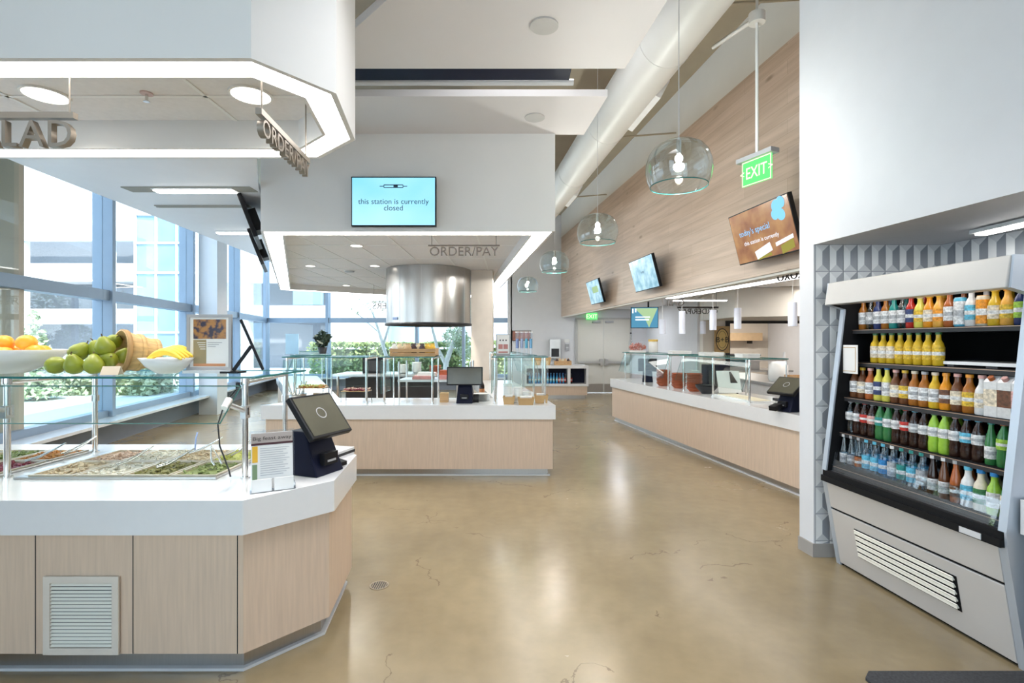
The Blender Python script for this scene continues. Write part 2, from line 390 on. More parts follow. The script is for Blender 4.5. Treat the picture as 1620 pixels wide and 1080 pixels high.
# white pier and wall over the fridge alcove
def AX(y): return 2.244+.15*(3.81-y)
g = G().prism([(AX(3.81), 3.81), (AX(-4.1), -4.1), (4.9, -4.1), (4.9, 3.9), (AX(3.957), 3.957)], 2.32, DK)
g.prism([(AX(3.81), 3.81), (3.19, 3.81), (3.19, 3.96), (AX(3.957), 3.957)], .0, 2.32)
g.prism([(3.19, 3.81), (3.9, .5), (4.05, .5), (3.35, 3.96), (3.19, 3.96)], 0, 2.32)
g.prism([(AX(.5), .5), (AX(-4.1), -4.1), (4.05, -4.1), (4.05, .5)], 0, 2.32)
struct('wall_alcove', g, M['white_wall'], label='white wall with the drinks alcove cut into it')
# alcove tiles (a mosaic of pale and slate prism tiles)
def tiles(p0, p1, z0, z1, name):
    p0 = Vector(p0); p1 = Vector(p1); d = (p1-p0); Lh = d.length; d.normalize()
    nx = max(1, round(Lh/.106)); cw = Lh/nx; ch = .2; g = G()
    nrm = Vector((d.y, -d.x)); 
    z = z1; 
    def q(x, zz): p = p0+d*x+nrm*.006; return (p.x, p.y, max(zz, z0))
    while z > z0+.01:
        zb = z-ch; hw = cw/2
        for i in range(nx):
            x = i*cw; e = .0025
            A, B, C_, D_ = (x+e, z-e), (x+cw-e, z-e), (x+cw-e, zb+e), (x+e, zb+e)
            T_, U_ = (x+hw, z-hw), (x+hw, zb+hw)
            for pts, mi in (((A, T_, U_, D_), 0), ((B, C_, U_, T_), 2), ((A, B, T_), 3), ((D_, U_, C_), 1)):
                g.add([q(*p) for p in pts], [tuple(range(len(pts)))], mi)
        z = zb
    g.add([tuple(p0+nrm*.003)+(z0,), tuple(p1+nrm*.003)+(z0,), tuple(p1+nrm*.003)+(z1,), tuple(p0+nrm*.003)+(z1,)], [(0, 1, 2, 3)], 4)
    struct(name, g, [M['tileA'], M['tileB'], M['tileC'], M['tileD'], M['tileC']], label='geometric grey prism tiles lining the drinks alcove')
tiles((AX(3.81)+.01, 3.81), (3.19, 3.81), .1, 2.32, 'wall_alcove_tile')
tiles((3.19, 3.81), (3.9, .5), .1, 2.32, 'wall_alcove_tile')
g = G().prism([(AX(3.957)-.012, 3.957), (AX(3.81)-.012, 3.798), (3.15, 3.798), (3.15, 3.815), (AX(3.81), 3.812), (AX(3.957), 3.957)], 0, .1)
struct('baseboard_right', g, M['base_grey'])
g = G()
g.prism([(3.05, 2.0), (3.2, 2.0), (3.32, 1.2), (3.17, 1.2)], 2.30, 2.325)
o = link('alcove_light', None); bpy.data.objects.remove(o)
# back walls
g = G().box(-.04, 16, 0, 2.0, 16.2, DK).box(2.0, 16, 2.31, 3.75, 16.2, DK).box(3.75, 16, 0, 7.5, 16.2, DK).box(-.14, 16, 0, -.0, 17.3, DK)
struct('wall_back', g, M['white_wall'])
struct('wall_kitchen', G().box(7.3, 4.0, 0, 7.5, 16, DK), M['white_wall'])
struct('wall_rear', G().box(-4.2, -4.2, 0, -3.4, -4.1, DK).box(2.6, -4.2, 0, 4.9, -4.1, DK).box(-3.4, -4.2, 0, 2.6, -4.1, .5).box(-3.4, -4.2, 3.6, 2.6, -4.1, DK), M['white_wall'])
for k_, (x0, x1) in enumerate(((-3.4, -1.4), (-1.4, .6), (.6, 2.6))):  # rear windows added out of view to send daylight onto front-facing surfaces
    f = struct('window_%d' % (20+k_), G().ring([(x0, .5), (x1, .5), (x1, 3.6), (x0, 3.6)], [(x0+.07, .57), (x1-.07, .57), (x1-.07, 3.53), (x0+.07, 3.53)], 4.08, 4.2).xf(Matrix.Rotation(PI/2, 4, 'X')), M['alu'])
    part('pane', G().box(x0+.07, -4.15, .57, x1-.07, -4.14, 3.53), M['glass'], f)
struct('wall_partition', G().box(3.35, 3.9, 0, 7.4, 4.02, DK), M['white_wall'])
# kitchen: low ceiling, sign wall, upper box
struct('ceiling', G().prism([(RW(15.95)+.13, 15.95), (RW(4.05)+.13, 4.05), (7.3, 4.05), (7.3, 15.95)], 2.6, 2.68), M['ceil_left'], label='low pale ceiling over the servery kitchen')
struct('ceiling', G().prism([(RW(15.9)+.02, 15.9), (RW(4.05)+.02, 4.05), (RW(4.05)+.11, 4.05), (RW(15.9)+.11, 15.9)], 2.34, 2.37), M['plaster'], label='soffit edge below the oak wall')
g = G().box(4.25, 11.4, 0, 4.8, 11.6, 2.6).box(4.8, 11.4, 2.05, 7.3, 11.6, 2.6).box(4.8, 14.6, 0, 7.3, 14.7, 2.6)
struct('wall_kitchen', G().box(4.2, 11.6, 0, 4.3, 16, 2.6), M['white_wall'])

struct('wall_kitchen', g, mat('kitchen_cream_wall', (.72, .66, .58), .5, var=.02), label='cream wall with the pass opening behind the servery')
g = G().box(4.75, 11.36, 0, 4.84, 11.42, 2.08).box(4.84, 11.36, 2.0, 7.3, 11.42, 2.08)
struct('trim_1', g, M['dark'])
struct('trim_2', G().prism([(4.2, 9.6), (7.3, 8.6), (7.3, 11.4), (4.2, 11.4)], 2.06, 2.595), mat('cream_cupboard', (.70, .66, .60), .45, var=.02), label='cream boxed-in bulkhead over the pass')
# double door
g = G().box(1.98, 15.93, 2.29, 3.72, 16.0, 2.34).box(1.97, 15.93, 0, 2.03, 16.0, 2.3).box(3.67, 15.93, 0, 3.73, 16.0, 2.3)
struct('trim_3', g, mat('door_frame_paint', (.40, .39, .37), .5))
for i, (x0, x1) in enumerate(((2.04, 2.85), (2.86, 3.67))):
    d = struct('door_%d' % (i+1), G().box(x0, 15.96, .01, x1, 16.02, 2.29), M['door'], label='%s leaf of the pale double exit door' % ('left', 'right')[i])
    part('kick_plate', G().box(x0+.02, 15.95, .02, x1-.02, 15.96, .28), M['steel'], d)
    g = G().box(x0+.04, 15.88, .92, x1-.04, 15.93, .985); xm = x1-.12 if i == 0 else x0+.03
    g.box(xm, 15.87, .86, xm+.09, 15.955, 1.06); part('panic_bar', g, M['steel_h'], d)
    part('door_closer', G().box(x0+.05 if i else x1-.35, 15.9, 2.18, x0+.3 if i else x1-.1, 15.96, 2.24), M['grey'], d)
# window walls: one window per bay
def bay(n, p0, p1, z0, zt0, zt1, ztop, post=True):
    p0 = Vector(p0); p1 = Vector(p1); d = (p1-p0).normalized(); nr = Vector((-d.y, d.x))
    def bx(g, a, b, za, zb, th, off=0):
        q0 = p0+d*a+nr*off; q1 = p0+d*b+nr*off; v = nr*th/2
        g.prism([tuple(q0-v), tuple(q1-v), tuple(q1+v), tuple(q0+v)], za, zb)
    Lh = (p1-p0).length; g = G()
    bx(g, 0, .09, 0.4, ztop, .28); bx(g, .09, Lh, z0-.1, z0, .16); bx(g, .09, Lh, zt0, zt1, .2); bx(g, .09, Lh, ztop-.1, ztop, .16)
    f = struct('window_%d' % n, g, M['alu'])
    for (za, zb) in ((z0, zt0), (zt1, ztop-.1)):
        gg = G(); bx(gg, .09, Lh, za, zb, .012); part('pane', gg, M['glass'], f)
    s = G(); bx(s, 0, Lh, 0, z0-.1, .14); 
    return s
low = G()
ys = [-4.1, -1, 2, 5, 8, 11, 14, 17]
n = 1
low.prism([(LW(-1)-.1, -1), (LW(2)-.1, 2), (LW(2)+.1, 2), (LW(-1)+.1, -1)], 0, DK)  # solid bay added out of view to cut daylight near the camera
for a, b in [(-4.1, -1)]+list(zip(ys[2:-1], ys[3:])):
    s = bay(n, (LW(a), a), (LW(b), b), .52, 2.24, 2.40, 5.45); low.add(s.v, s.f); n += 1
xs = [-8.2, -6.15, -3.2, -1.65, -.1]
for a, b in zip(xs[:-1], xs[1:]):
    s = bay(n, (a, 17), (b, 17), .52, 2.22, 2.38, 5.45); low.add(s.v, s.f); n += 1
struct('wall_left', low, mat('low_wall_grey', (.23, .25, .29), .5, var=.03), label='grey dwarf wall under the windows, with added unseen bay blocking daylight')
g = G(); 
g.prism([(LW(-4), -4), (LW(-4)+.42, -4), (LW(16.9)+.42, 16.9), (LW(16.9), 16.9)], .38, .42)
struct('trim_4', g, M['quartz'], label='white window sill ledge')
struct('trim_5', G().box(-8.1, 16.6, .38, -.2, 16.95, .42), M['quartz'], label='white sill ledge at the back windows')
g = G().prism([(-6.45, 5.4), (-5.72, 6.0), (-5.60, 6.0), (-5.0, 5.0), (-6.2, 4.8)], 0, 3.4)
# beige post left of frame
g = G().box(-6.6, 5.95, 0, -6.05, 6.35, 5.45); 
for x in (-6.49, -6.33, -6.17): g.box(x, 5.925, 0, x+.035, 5.95, 5.45)
struct('trim_6', g, M['beige_col'], label='beige ribbed post at the left edge')
struct('trim_7', G().box(-6.85, 11.2, 0, -6.45, 11.6, 5.45), M['white_wall'], label='white square column before the windows')
# smooth ceiling at the left with slots
struct('ceiling', G().prism([(-4.45, 1.0), (-5.0, 5.26), (-5.4, 11.1), (-5.75, 16.9), (-5.6, 12.7), (-2.98, 6.02), (-2.45, 4.9), (-1.6, 3.66), (-2.5, 3.66), (-2.9, 1.0)], 3.4, 3.5), M['ceil_left'], label='smooth pale ceiling along the windows')
# hall ceiling panels
def PX(y): return 1.52-.11*y
struct('ceiling', G().prism([(PX(-3.8), -3.8), (PX(4.6), 4.6), (-2.6, 4.6), (-2.6, 4.1), (-1.32, 4.1), (-.9, 3.68), (-.9, -3.8)], 4.05, 4.12), M['panel'], label='floating ceiling panel nearest the camera')
struct('ceiling', G().prism([(PX(5.12), 5.12), (PX(6.07), 6.07), (-2.6, 6.07), (-2.6, 5.12)], 4.05, 4.12), M['panel'], label='narrow floating ceiling panel above the screen')
for (u, v) in ((861, 41), (846, 186)):
    p = ATZ(u, v, 4.045); c = solo('ceiling_speaker', G().cyl((0, 0, 0), (0, 0, -.012), .11, 24), mat('speaker_grille', (.52, .50, .48), .8, bump=.3, bscale=300), 'round flush speaker grille in the %s ceiling panel' % ('large front' if v < 100 else 'narrow'), 'speaker', (p[0], p[1], 4.05), group='flush ceiling speakers')
t = thing('chilled_beam', 'long black ceiling beam with white lower lip between the panels', 'ceiling beam', (-1, 4.8, 4.2))
part('beam_body', G().box(-1.9, -.10, -.08, 1.55, .14, .12), M['navyblack'], t); part('beam_lip', G().cyl((-1.9, .20, -.07), (1.6, .20, -.07), .03, 12), M['pale_grey'], t)
part('hanger', G().cyl((1.5, .1, .2), (1.75, .1, 1.3), .025), M['pale_grey'], t)
# duct
t = thing('air_duct', 'large round white spiral duct running below the roof deck', 'duct', (0, 0, 0))
dx, dz = math.sin(math.radians(35.2))*3.74, math.cos(math.radians(35.2))*3.74+1.6
def DXc(y): return dx-.1136*y
part('duct_tube', G().cyl((DXc(-3.9), -3.9, dz), (DXc(15.9), 15.9, dz), .28, 40), M['duct'], t)
for y in (1.2, 3.2, 5.2, 7.2, 9.2, 11.2, 13.2): part('joint_band', G().cyl((DXc(y), y, dz), (DXc(y+.04), y+.04, dz), .284, 40), M['duct'], t)
for k, (y, l) in enumerate(((5.9, .95), (9.9, .8), (13.4, .8))):
    a = math.radians(-28); g = G(); c = Vector((DXc(y+l/2), y+l/2, dz)); dr = Vector((-.1136, 1, 0)).normalized()
    nr = Vector((math.cos(a), 0, math.sin(a))); 
    g.obox(c+nr*.285, dr*l/2, nr*.035, nr.cross(dr)*.12); part('air_register', g, mat('register_white', (.75, .74, .73), .5), t)
for y in (4.9, 8.1, 11.5):
    g = G().cyl((DXc(y)+.1, y, dz+.15), (RW(y)-.01, y+.02, dz+.25), .014, 8)
    part('wall_bracket', g, M['deck'], t)
# floor drain
DR = mat('worn_brass_drain', (.36, .30, .22), .5, metal=.4)
t = thing('floor_drain', 'round metal floor drain near the salad counter', 'drain', ATZ(600, 926, 0))
part('rim', G().ring([(math.cos(i*PI/12)*.062, math.sin(i*PI/12)*.062) for i in range(24)], [(math.cos(i*PI/12)*.052, math.sin(i*PI/12)*.052) for i in range(24)], 0, .004), DR, t)
part('sump', G().cyl((0, 0, 0), (0, 0, .001), .052, 24), M['dark'], t)
g = G()
for k in range(-3, 4): g.box(k*.014-.003, -math.sqrt(.0025-(k*.014)**2) if abs(k*.014) < .05 else 0, .001, k*.014+.003, math.sqrt(.0025-(k*.014)**2) if abs(k*.014) < .05 else .001, .004)
part('grate', g, DR, t)
# mat
solo('floor_mat', G().prism([(-.05+.0, 0), (0, .05), (1.0, .05), (1.0, -.8), (0, -.8)], .0, .012), M['carpet'], 'black bristle floor mat before the drinks fridge', 'mat', (1.72, 2.42, 0), bev=.003)

# ------------------------------------------------------------------ outside
solo_ = lambda *a, **k: None
struct('ground_outside', G().box(-80, -30, -.2, 60, 90, -.12), M['pave'], label='pale paving outside the windows')
def facade(name, label, x0, x1, y, depth, slabs, holes, posts, mt=None):
    t = thing(name, label, 'building', ((x0+x1)/2, y, -.12)); cx = (x0+x1)/2
    for (za, zb) in slabs: part('wall_band', G().box(x0-cx, 0, za, x1-cx, .6, zb), mt or M['concrete_ext'], t)
    part('inner_shell', G().box(x0-cx+.3, 2.5, 0, x1-cx-.3, depth, slabs[-1][1]), M['void'], t)
    for p in posts: part('column', G().box(p-cx, .05, 0, p-cx+1.2, .7, slabs[-1][1]), M['concrete_ext'], t)
    return t
t = facade('parking_garage', 'white open-deck parking garage beyond the left windows', -62, -32, 45, 20, [(3.3, 4.6), (7.0, 8.6), (10.6, 12.2)], [], (-61.5, -52.5, -44.2, -36.5, -33.3))
for z in (0, 3.4, 7.1): part('deck_floor', G().box(-14.5, .5, z-.1, 14.5, 19, z+.1), M['concrete_ext'], t)
t = thing('glass_stair_tower', 'pale blue glass stair tower beside the parking garage', 'building', (-28, 43, -.12))
part('glazing', G().box(-3.6, 0, 0, 1.6, 6, 12.4), M['blueglass'], t)
g = G()
for k in range(4): g.box(-3.65+k*1.72, -.12, 0, -3.5+k*1.72, 0, 12.4)
for z in (2.4, 4.9, 7.4, 9.9, 12.3): g.box(-3.65, -.15, z, 1.65, 0, z+.16)
part('mullion', g, M['concrete_ext'], t)
t = facade('office_building', 'white office block behind the back windows', -17.5, 2, 31, 12, [(3.0, 3.9), (5.3, 9.5)], [], (-17.2, -11.0, -8.7))
part('upper_window', G().box(-5.5, -.02, 3.95, -3.7, .1, 4.9), M['blueglass'], t)
part('panel_wall', G().box(-2.4, .1, 0, 9.7, .8, 6), mat('pale_lilac_panel', (.62, .68, .78), .6, var=.02), t)
part('round_corner', G().cyl((1.3, -.1, 0), (1.3, -.1, 3.0), .9, 24), mat('blue_corner_panel', (.30, .48, .60), .3), t)
# planting
def leafbox(n, bx, by, bz, size, rng, shape='box'):
    g = G()
    for _ in range(n):
        while True:
            x, y, z = rng.uniform(-1, 1), rng.uniform(-1, 1), rng.uniform(-1, 1)
            if shape == 'ball' and x*x+y*y+z*z > 1: continue
            if shape == 'cone' and math.hypot(x, y) > (1-z)/2*.85+.12: continue
            break
        if shape == 'box' and rng.random() < .75:
            k = rng.choice((0, 1, 2, 2)); s_ = rng.uniform(.85, 1.05)
            if k == 0: x = s_*(1 if x > 0 else -1)
            elif k == 1: y = -s_
            else: z = s_
        c = Vector((x*bx, y*by, z*bz)); a = Vector((rng.gauss(0, 1), rng.gauss(0, 1), rng.gauss(0, 1))).normalized()
        b = a.cross(Vector((rng.gauss(0, 1), rng.gauss(0, 1), rng.gauss(0, 1)))).normalized(); s1 = size*rng.uniform(.6, 1.2)
        g.add([c-a*s1, c-b*s1*.5, c+a*s1, c+b*s1*.5], [(0, 1, 2, 3)])
    return g
rng = random.Random(3)
def hedge(loc, bx, by, bz, label, n=2500, size=.1, m='leaf'):
    t = thing('hedge', label, 'hedge', loc, group='hedges outside')
    part('foliage', leafbox(n, bx, by, bz, size, rng).xf(Matrix.Translation((0, 0, bz))), M[m], t)
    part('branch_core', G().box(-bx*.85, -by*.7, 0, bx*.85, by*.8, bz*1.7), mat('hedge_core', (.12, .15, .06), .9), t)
hedge((-5.0, 21.5, -.12), 3.2, .7, .82, 'clipped hedge outside the back windows left of the hood', 5200)
hedge((1.0, 22.5, -.12), 2.2, .7, .85, 'clipped hedge outside the back windows right of the hood', 3000)
hedge((-13.6, 17, -.12), 2.2, .9, .62, 'low hedge outside the left windows near the banana bowl', 3000, m='leaf_pale')
hedge((-20, 18.5, -.12), 1.9, .9, .6, 'low hedge outside the left windows near the pears', 2600, m='leaf_pale')
t = thing('conical_shrub', 'pale conical shrub outside the left windows', 'shrub', (-14.0, 15.0, -.12))
part('foliage', leafbox(2600, .75, .75, 1.25, .09, rng, 'cone').xf(Matrix.Translation((0, 0, 1.35))), M['leaf_pale'], t); part('trunk', G().cyl((0, 0, 0), (0, 0, 1.6), .06, 8), M['bark'], t)
def tree(loc, label, trunk, crowns, n=900, size=.07, m='leaf_pale'):
    t = thing('tree', label, 'tree', loc, group='courtyard trees')
    g = G()
    for pts, r in trunk: g.tube(pts, [r*(1-.6*i/(len(pts)-1)) for i in range(len(pts))], 8)
    part('trunk', g, M['bark'], t); f = G()
    for c, r in crowns:
        l = leafbox(n, r, r, r*.8, size, rng, 'ball').xf(Matrix.Translation(c)); f.add(l.v, l.f)
    part('foliage', f, M[m], t)
tree((-2.6, 19.8, -.12), 'white-barked leaning tree outside behind the hood', [([(0, 0, 0), (.05, 0, .9), (.3, 0, 1.6), (.75, .1, 2.6), (1.1, .1, 3.6)], .12), ([(.05, 0, .8), (-.3, 0, 1.5), (-.55, 0, 2.5), (-1.0, 0, 3.5)], .08)], [((1.0, .1, 3.0), .75), ((.4, .2, 1.9), .55), ((.9, .2, 1.5), .6)], 700)
tree((-5.2, 19.5, -.12), 'slim bare tree outside left of the hood', [([(0.5, 0, 0), (.4, 0, 1.2), (.1, 0, 2.2), (-.3, 0, 3.4)], .09), ([(.3, 0, 1.6), (.6, 0, 2.6), (.7, 0, 3.4)], .05), ([(.2, 0, 2.0), (-.6, 0, 2.7), (-1.0, 0, 3.0)], .03)], [((-.3, 0, 3.2), .9)], 260, .05)
# ------------------------------------------------------------------ canopies
def canopy(name, label, poly, z0, ztop, rw, rec, tile, ang=0, lamps=()):
    cx = sum(p[0] for p in poly)/len(poly); cy = sum(p[1] for p in poly)/len(poly)
    pl = [(p[0]-cx, p[1]-cy) for p in poly]
    t = thing(name, label, 'canopy', (cx, cy, z0))
    i1 = inset(pl, .03); i2 = inset(pl, .03+rw); i3 = inset(pl, .05+rw)
    part('fascia', G().ring(pl, i1, 0, ztop-z0), M['fascia'], t)
    part('light_ring', G().ring(i1, i2, .006, .05), M['light_strip'], t)
    part('inner_reveal', G().ring(i2, i3, 0, rec), M['fascia'], t)
    part('ceiling_board', G().prism(i2, rec, rec+.04), M['ctile'], t)
    part('roof_cap', G().prism(inset(pl, .02), ztop-z0-.06, ztop-z0-.02), M['fascia'], t)
    # T-bar grid clipped by the inner outline
    g = G(); ca, sa = math.cos(ang), math.sin(ang)
    def clip(p, d):
        t0, t1 = -99, 99; n = len(i3); A = sum(i3[k][0]*i3[(k+1) % n][1]-i3[(k+1) % n][0]*i3[k][1] for k in range(n))
        sg = 1 if A > 0 else -1
        for k in range(n):
            a = Vector(i3[k]); b = Vector(i3[(k+1) % n]); e = b-a; nn = Vector((-e.y, e.x))*sg
            den = nn.dot(d); num = nn.dot(a-p)
            if abs(den) < 1e-9:
                if nn.dot(p-a) < 0: return None
                continue
            q = num/den
            if den > 0: t0 = max(t0, q)
            else: t1 = min(t1, q)
        return (t0, t1) if t1-t0 > .05 else None
    for (dv, st) in ((Vector((ca, sa)), tile[1]), (Vector((-sa, ca)), tile[0])):
        nn = Vector((-dv.y, dv.x)); k = -12
        while k <= 12:
            p = nn*(k*st+.11); c = clip(p, dv)
            if c:
                a = p+dv*c[0]; b = p+dv*c[1]; g.bar((a.x, a.y, rec-.003), (b.x, b.y, rec-.003), .022, .008)
            k += 1
    part('tile_grid', g, M['tgrid'], t)
    return t, (cx, cy)
C1 = [(-6.6, 2.35), (-1.198, 2.35), (-.922, 2.686), (-1.014, 3.311), (-1.363, 3.64), (-6.6, 3.64)]
canopy('salad_canopy', 'chamfered canopy with glowing rim over the near salad counter', C1, 2.9, 5.5, .14, .19, (1.2, .6), 0)
C2 = [(-2.965, 6.04), (.508, 6.04), (-.28, 12.4), (-1.2, 15.2), (-3.4, 14.7), (-5.85, 12.9)]
canopy('grill_canopy', 'long canopy with glowing rim over the centre grill station', C2, 2.9, 4.05, .2, .14, (.61, 1.22), 0.0)
def downlight(loc, label, r=.075, power=0, group='recessed downlights'):
    t = thing('downlight', label, 'ceiling light', loc, group=group)
    part('trim_ring', G().ring([(math.cos(i*PI/12)*r*1.12, math.sin(i*PI/12)*r*1.12) for i in range(24)], [(math.cos(i*PI/12)*r, math.sin(i*PI/12)*r) for i in range(24)], -.012, 0), M['tgrid'], t)
    part('lens', G().cyl((0, 0, -.008), (0, 0, -.002), r, 24), M['down'], t)
    if power:
        d = bpy.data.lights.new('downlight_lamp', 'AREA'); o = bpy.data.objects.new('downlight_lamp', d); col.objects.link(o); d.shape = 'DISK'; d.size = r*2; d.energy = power; d.color = (1, .93, .82); d.spread = math.radians(130)
        o.parent = t; o.location = (0, 0, -.02)
downlight(ATZ(72, 149, 3.09), 'large round downlight in the near canopy left of its sprinkler', .11, 6)
downlight(ATZ(397, 149, 3.09), 'large round downlight in the near canopy above the order and pay letters', .11, 6)
downlight((-3.9, 3.0, 3.09), 'round downlight at the far left end of the near canopy', .11, 6)
for (u, v, nm) in ((564, 388, 'nearest the canopy front'), (593, 420, 'left of the hood'), (491, 420, 'toward the window side'), (697, 420, 'just before the round hood'), (548, 451, 'deepest in, left of the hood')):
    downlight(ATZ(u, v, 3.04), 'small downlight in the centre canopy ceiling, '+nm, .085, 26)
t = thing('sprinkler_head', 'pink-ringed fire sprinkler in the near canopy ceiling', 'sprinkler', ATZ(232, 147, 3.09))
part('escutcheon', G().cyl((0, 0, -.008), (0, 0, 0), .035, 16), mat('sprinkler_plate', (.62, .45, .42), .3, metal=.3), t); part('deflector', G().cyl((0, 0, -.05), (0, 0, -.008), .008, 8).cyl((0, 0, -.054), (0, 0, -.05), .018, 10), M['chrome'], t)
t = thing('smoke_detector', 'small round vent in the centre canopy ceiling', 'detector', ATZ(553, 428, 3.04)); part('cover', G().cyl((0, 0, -.03), (0, 0, 0), .09, 20, .1), M['grey'], t); part('rim', G().cyl((0, 0, -.01), (0, 0, 0), .11, 20), M['tgrid'], t)
# linear lights
def linlight(name, label, p0, p1, wd, m='light_strip', group=None, hous=True):
    p0 = Vector(p0); p1 = Vector(p1); c = (p0+p1)/2
    t = thing(name, label, 'ceiling light', c, group=group); h = (p1-p0)/2; s = Vector((-h.y, h.x, 0)).normalized()*wd/2
    part('lens', G().obox((0, 0, -.012), h, s, (0, 0, .01)), M[m], t)
    if hous: part('housing', G().obox((0, 0, .004), h*1.03, s*1.35, (0, 0, .012)), M['tgrid'], t)
    return t
linlight('linear_light', 'long glowing linear light in the window-side ceiling slot', (-4.2, 6.05, 3.385), (-3.28, 6.05, 3.385), .12)
solo('ceiling_slot', G().box(-.75, -.1, -.02, .75, .1, 0), mat('slot_shade', (.30, .29, .25), .7), 'dark slot diffuser around the linear light by the windows', 'ceiling vent', (-3.8, 6.05, 3.41))
solo('ceiling_slot', G().box(-.62, -.05, -.012, .62, .05, 0).box(-.62, -.012, -.02, .62, .012, -.012), mat('slot_shade_b', (.35, .34, .31), .7), 'narrow slot diffuser behind the linear light by the windows', 'ceiling vent', (-4.1, 6.8, 3.4))
linlight('linear_light', 'short linear light further back in the window-side ceiling', (-4.82, 8.4, 3.385), (-4.2, 8.4, 3.385), .12)
t = linlight('linear_light', 'linear light in the soffit above the drinks fridge', (3.0, 3.28, 2.30), (3.05, 1.4, 2.30), .07)
d = bpy.data.lights.new('soffit_lamp', 'AREA'); o = bpy.data.objects.new('soffit_lamp', d); col.objects.link(o); d.shape = 'RECTANGLE'; d.size = .07; d.size_y = 1.8; d.energy = 9; d.color = (1, .97, .93); o.parent = t; o.location = (0, 0, -.03)
linlight('linear_light', 'long bright linear light running over the right servery', (2.76, 8.95, 2.37), (3.60, 4.8, 2.37), .15)
linlight('linear_light', 'short bright linear light across the servery kitchen ceiling', (3.0, 9.5, 2.37), (3.97, 9.5, 2.37), .09)

# ------------------------------------------------------------------ counters
def counter(name, label, poly, panels=(), base=.10, top=.845, fas=.165, over=.03, toe=.05, holes=None, seam_on=(), labels='pale wood'):
    t = thing(name, label, 'counter', (poly[0][0], poly[0][1], 0)); ox, oy = poly[0]
    pl = [(p[0]-ox, p[1]-oy) for p in poly]
    b = part('worktop', G().prism(pl, top-fas, top), M['quartz'], t, bev=.004)
    body = inset(pl, over); part('body', G().prism(body, base, top-fas), M['laminate'], t)
    part('toe_kick', G().prism(inset(pl, over+toe), .012, base), M['steel'], t)
    part('floor_cove', G().prism(inset(pl, over+toe-.025), 0, .014), M['pale_grey'], t)
    for (i, f) in seam_on:
        a = Vector(body[i]); c = Vector(body[(i+1) % len(body)]); p = a.lerp(c, f); d = (c-a).normalized()
        g = G(); g.obox((p.x, p.y, (base+top-fas)/2), (d.x*.002, d.y*.002, 0), (-d.y*.0015, d.x*.0015, 0), (0, 0, (top-fas-base)/2-.001)); part('panel_joint', g, M['dark'], t)
    return t
# salad island (outline counterclockwise starting at the front-left)
SA = [(-5.2, 2.43), (-1.278, 2.43), (-.965, 2.78), (-1.035, 3.41), (-1.38, 3.76), (-5.2, 3.76)]
def fr(u): return ((u-810)/810*2.46+5.2)/(5.2-1.278)
sal = counter('salad_counter', 'pale wood salad counter with white chamfered worktop, nearest on the left', SA, seam_on=[(0, fr(57)), (0, fr(213)), (0, fr(380)), (0, .2), (0, .45)])
t = thing('vent_grille', 'cream louvred vent grille in the front of the salad counter', 'vent', (-2.06, 2.455, .29))
g = G().ring([(-.18, -.187), (.18, -.187), (.18, .187), (-.18, .187)], [(-.148, -.155), (.148, -.155), (.148, .155), (-.148, .155)], 0, .012).xf(Matrix.Rotation(PI/2, 4, 'X'))
part('frame', g, mat('grille_cream', (.66, .60, .53), .5), t, bev=.002)
for k in range(18):
    z = -.145+k*.0171; part('slat', G().obox((0, -.003, z), (.148, 0, 0), (0, .005, .005), (0, -.0008, .0008)), M['louvre'], t)
part('backing', G().box(-.148, .0, -.155, .148, .002, .155), M['dark'], t)
# centre grill island: U of three worktops
counter('grill_counter', 'long pale wood front counter of the centre grill station', [(-2.97, 6.05), (.516, 6.05), (.43, 6.85), (-2.6, 6.85)], base=.085)
counter('side_counter', 'white-topped left counter leg of the centre station by the windows', [(-2.965, 6.86), (-2.32, 6.86), (-4.3, 11.3), (-5.2, 11.3)])
counter('side_counter', 'pale wood right counter leg of the centre station by the aisle', [(-.25, 6.86), (.42, 6.86), (-.02, 10.0), (-.75, 10.0)])
t = thing('prep_table', 'steel prep table with green-edged top behind the front counter', 'table', (-2.45, 10.2, 0))
part('table_top', G().box(-1.0, -.4, .93, 1.5, .5, .97), M['steel_h'], t)
for x, y in ((-.9, -.35), (1.4, -.35), (-.9, .42), (1.4, .42)): part('leg', G().cyl((x, y, 0), (x, y, .93), .025, 10), M['steel_h'], t)
part('under_cabinet', G().box(-.8, -.2, .1, .9, .4, .88), M['dark'], t)
t = thing('steel_shelf_cart', 'steel shelf unit with pink packages behind the centre counter', 'cart', (-1.15, 7.9, 0))
part('top_shelf', G().box(-.55, -.3, 1.0, .55, .3, 1.03), M['steel_h'], t); part('lower_shelf', G().box(-.55, -.3, .6, .55, .3, .62), M['steel_h'], t)
for x, y in ((-.53, -.28), (.53, -.28), (-.53, .28), (.53, .28)): part('leg', G().cyl((x, y, 0), (x, y, 1.3), .015, 8), M['steel_h'], t)
# beige column and drinks bar at the back
struct('wall_column', G().box(-.83, 10.35, 0, -.39, 10.9, 3.04), mat('cream_column', (.70, .62, .54), .5), label='cream column right of the round hood')
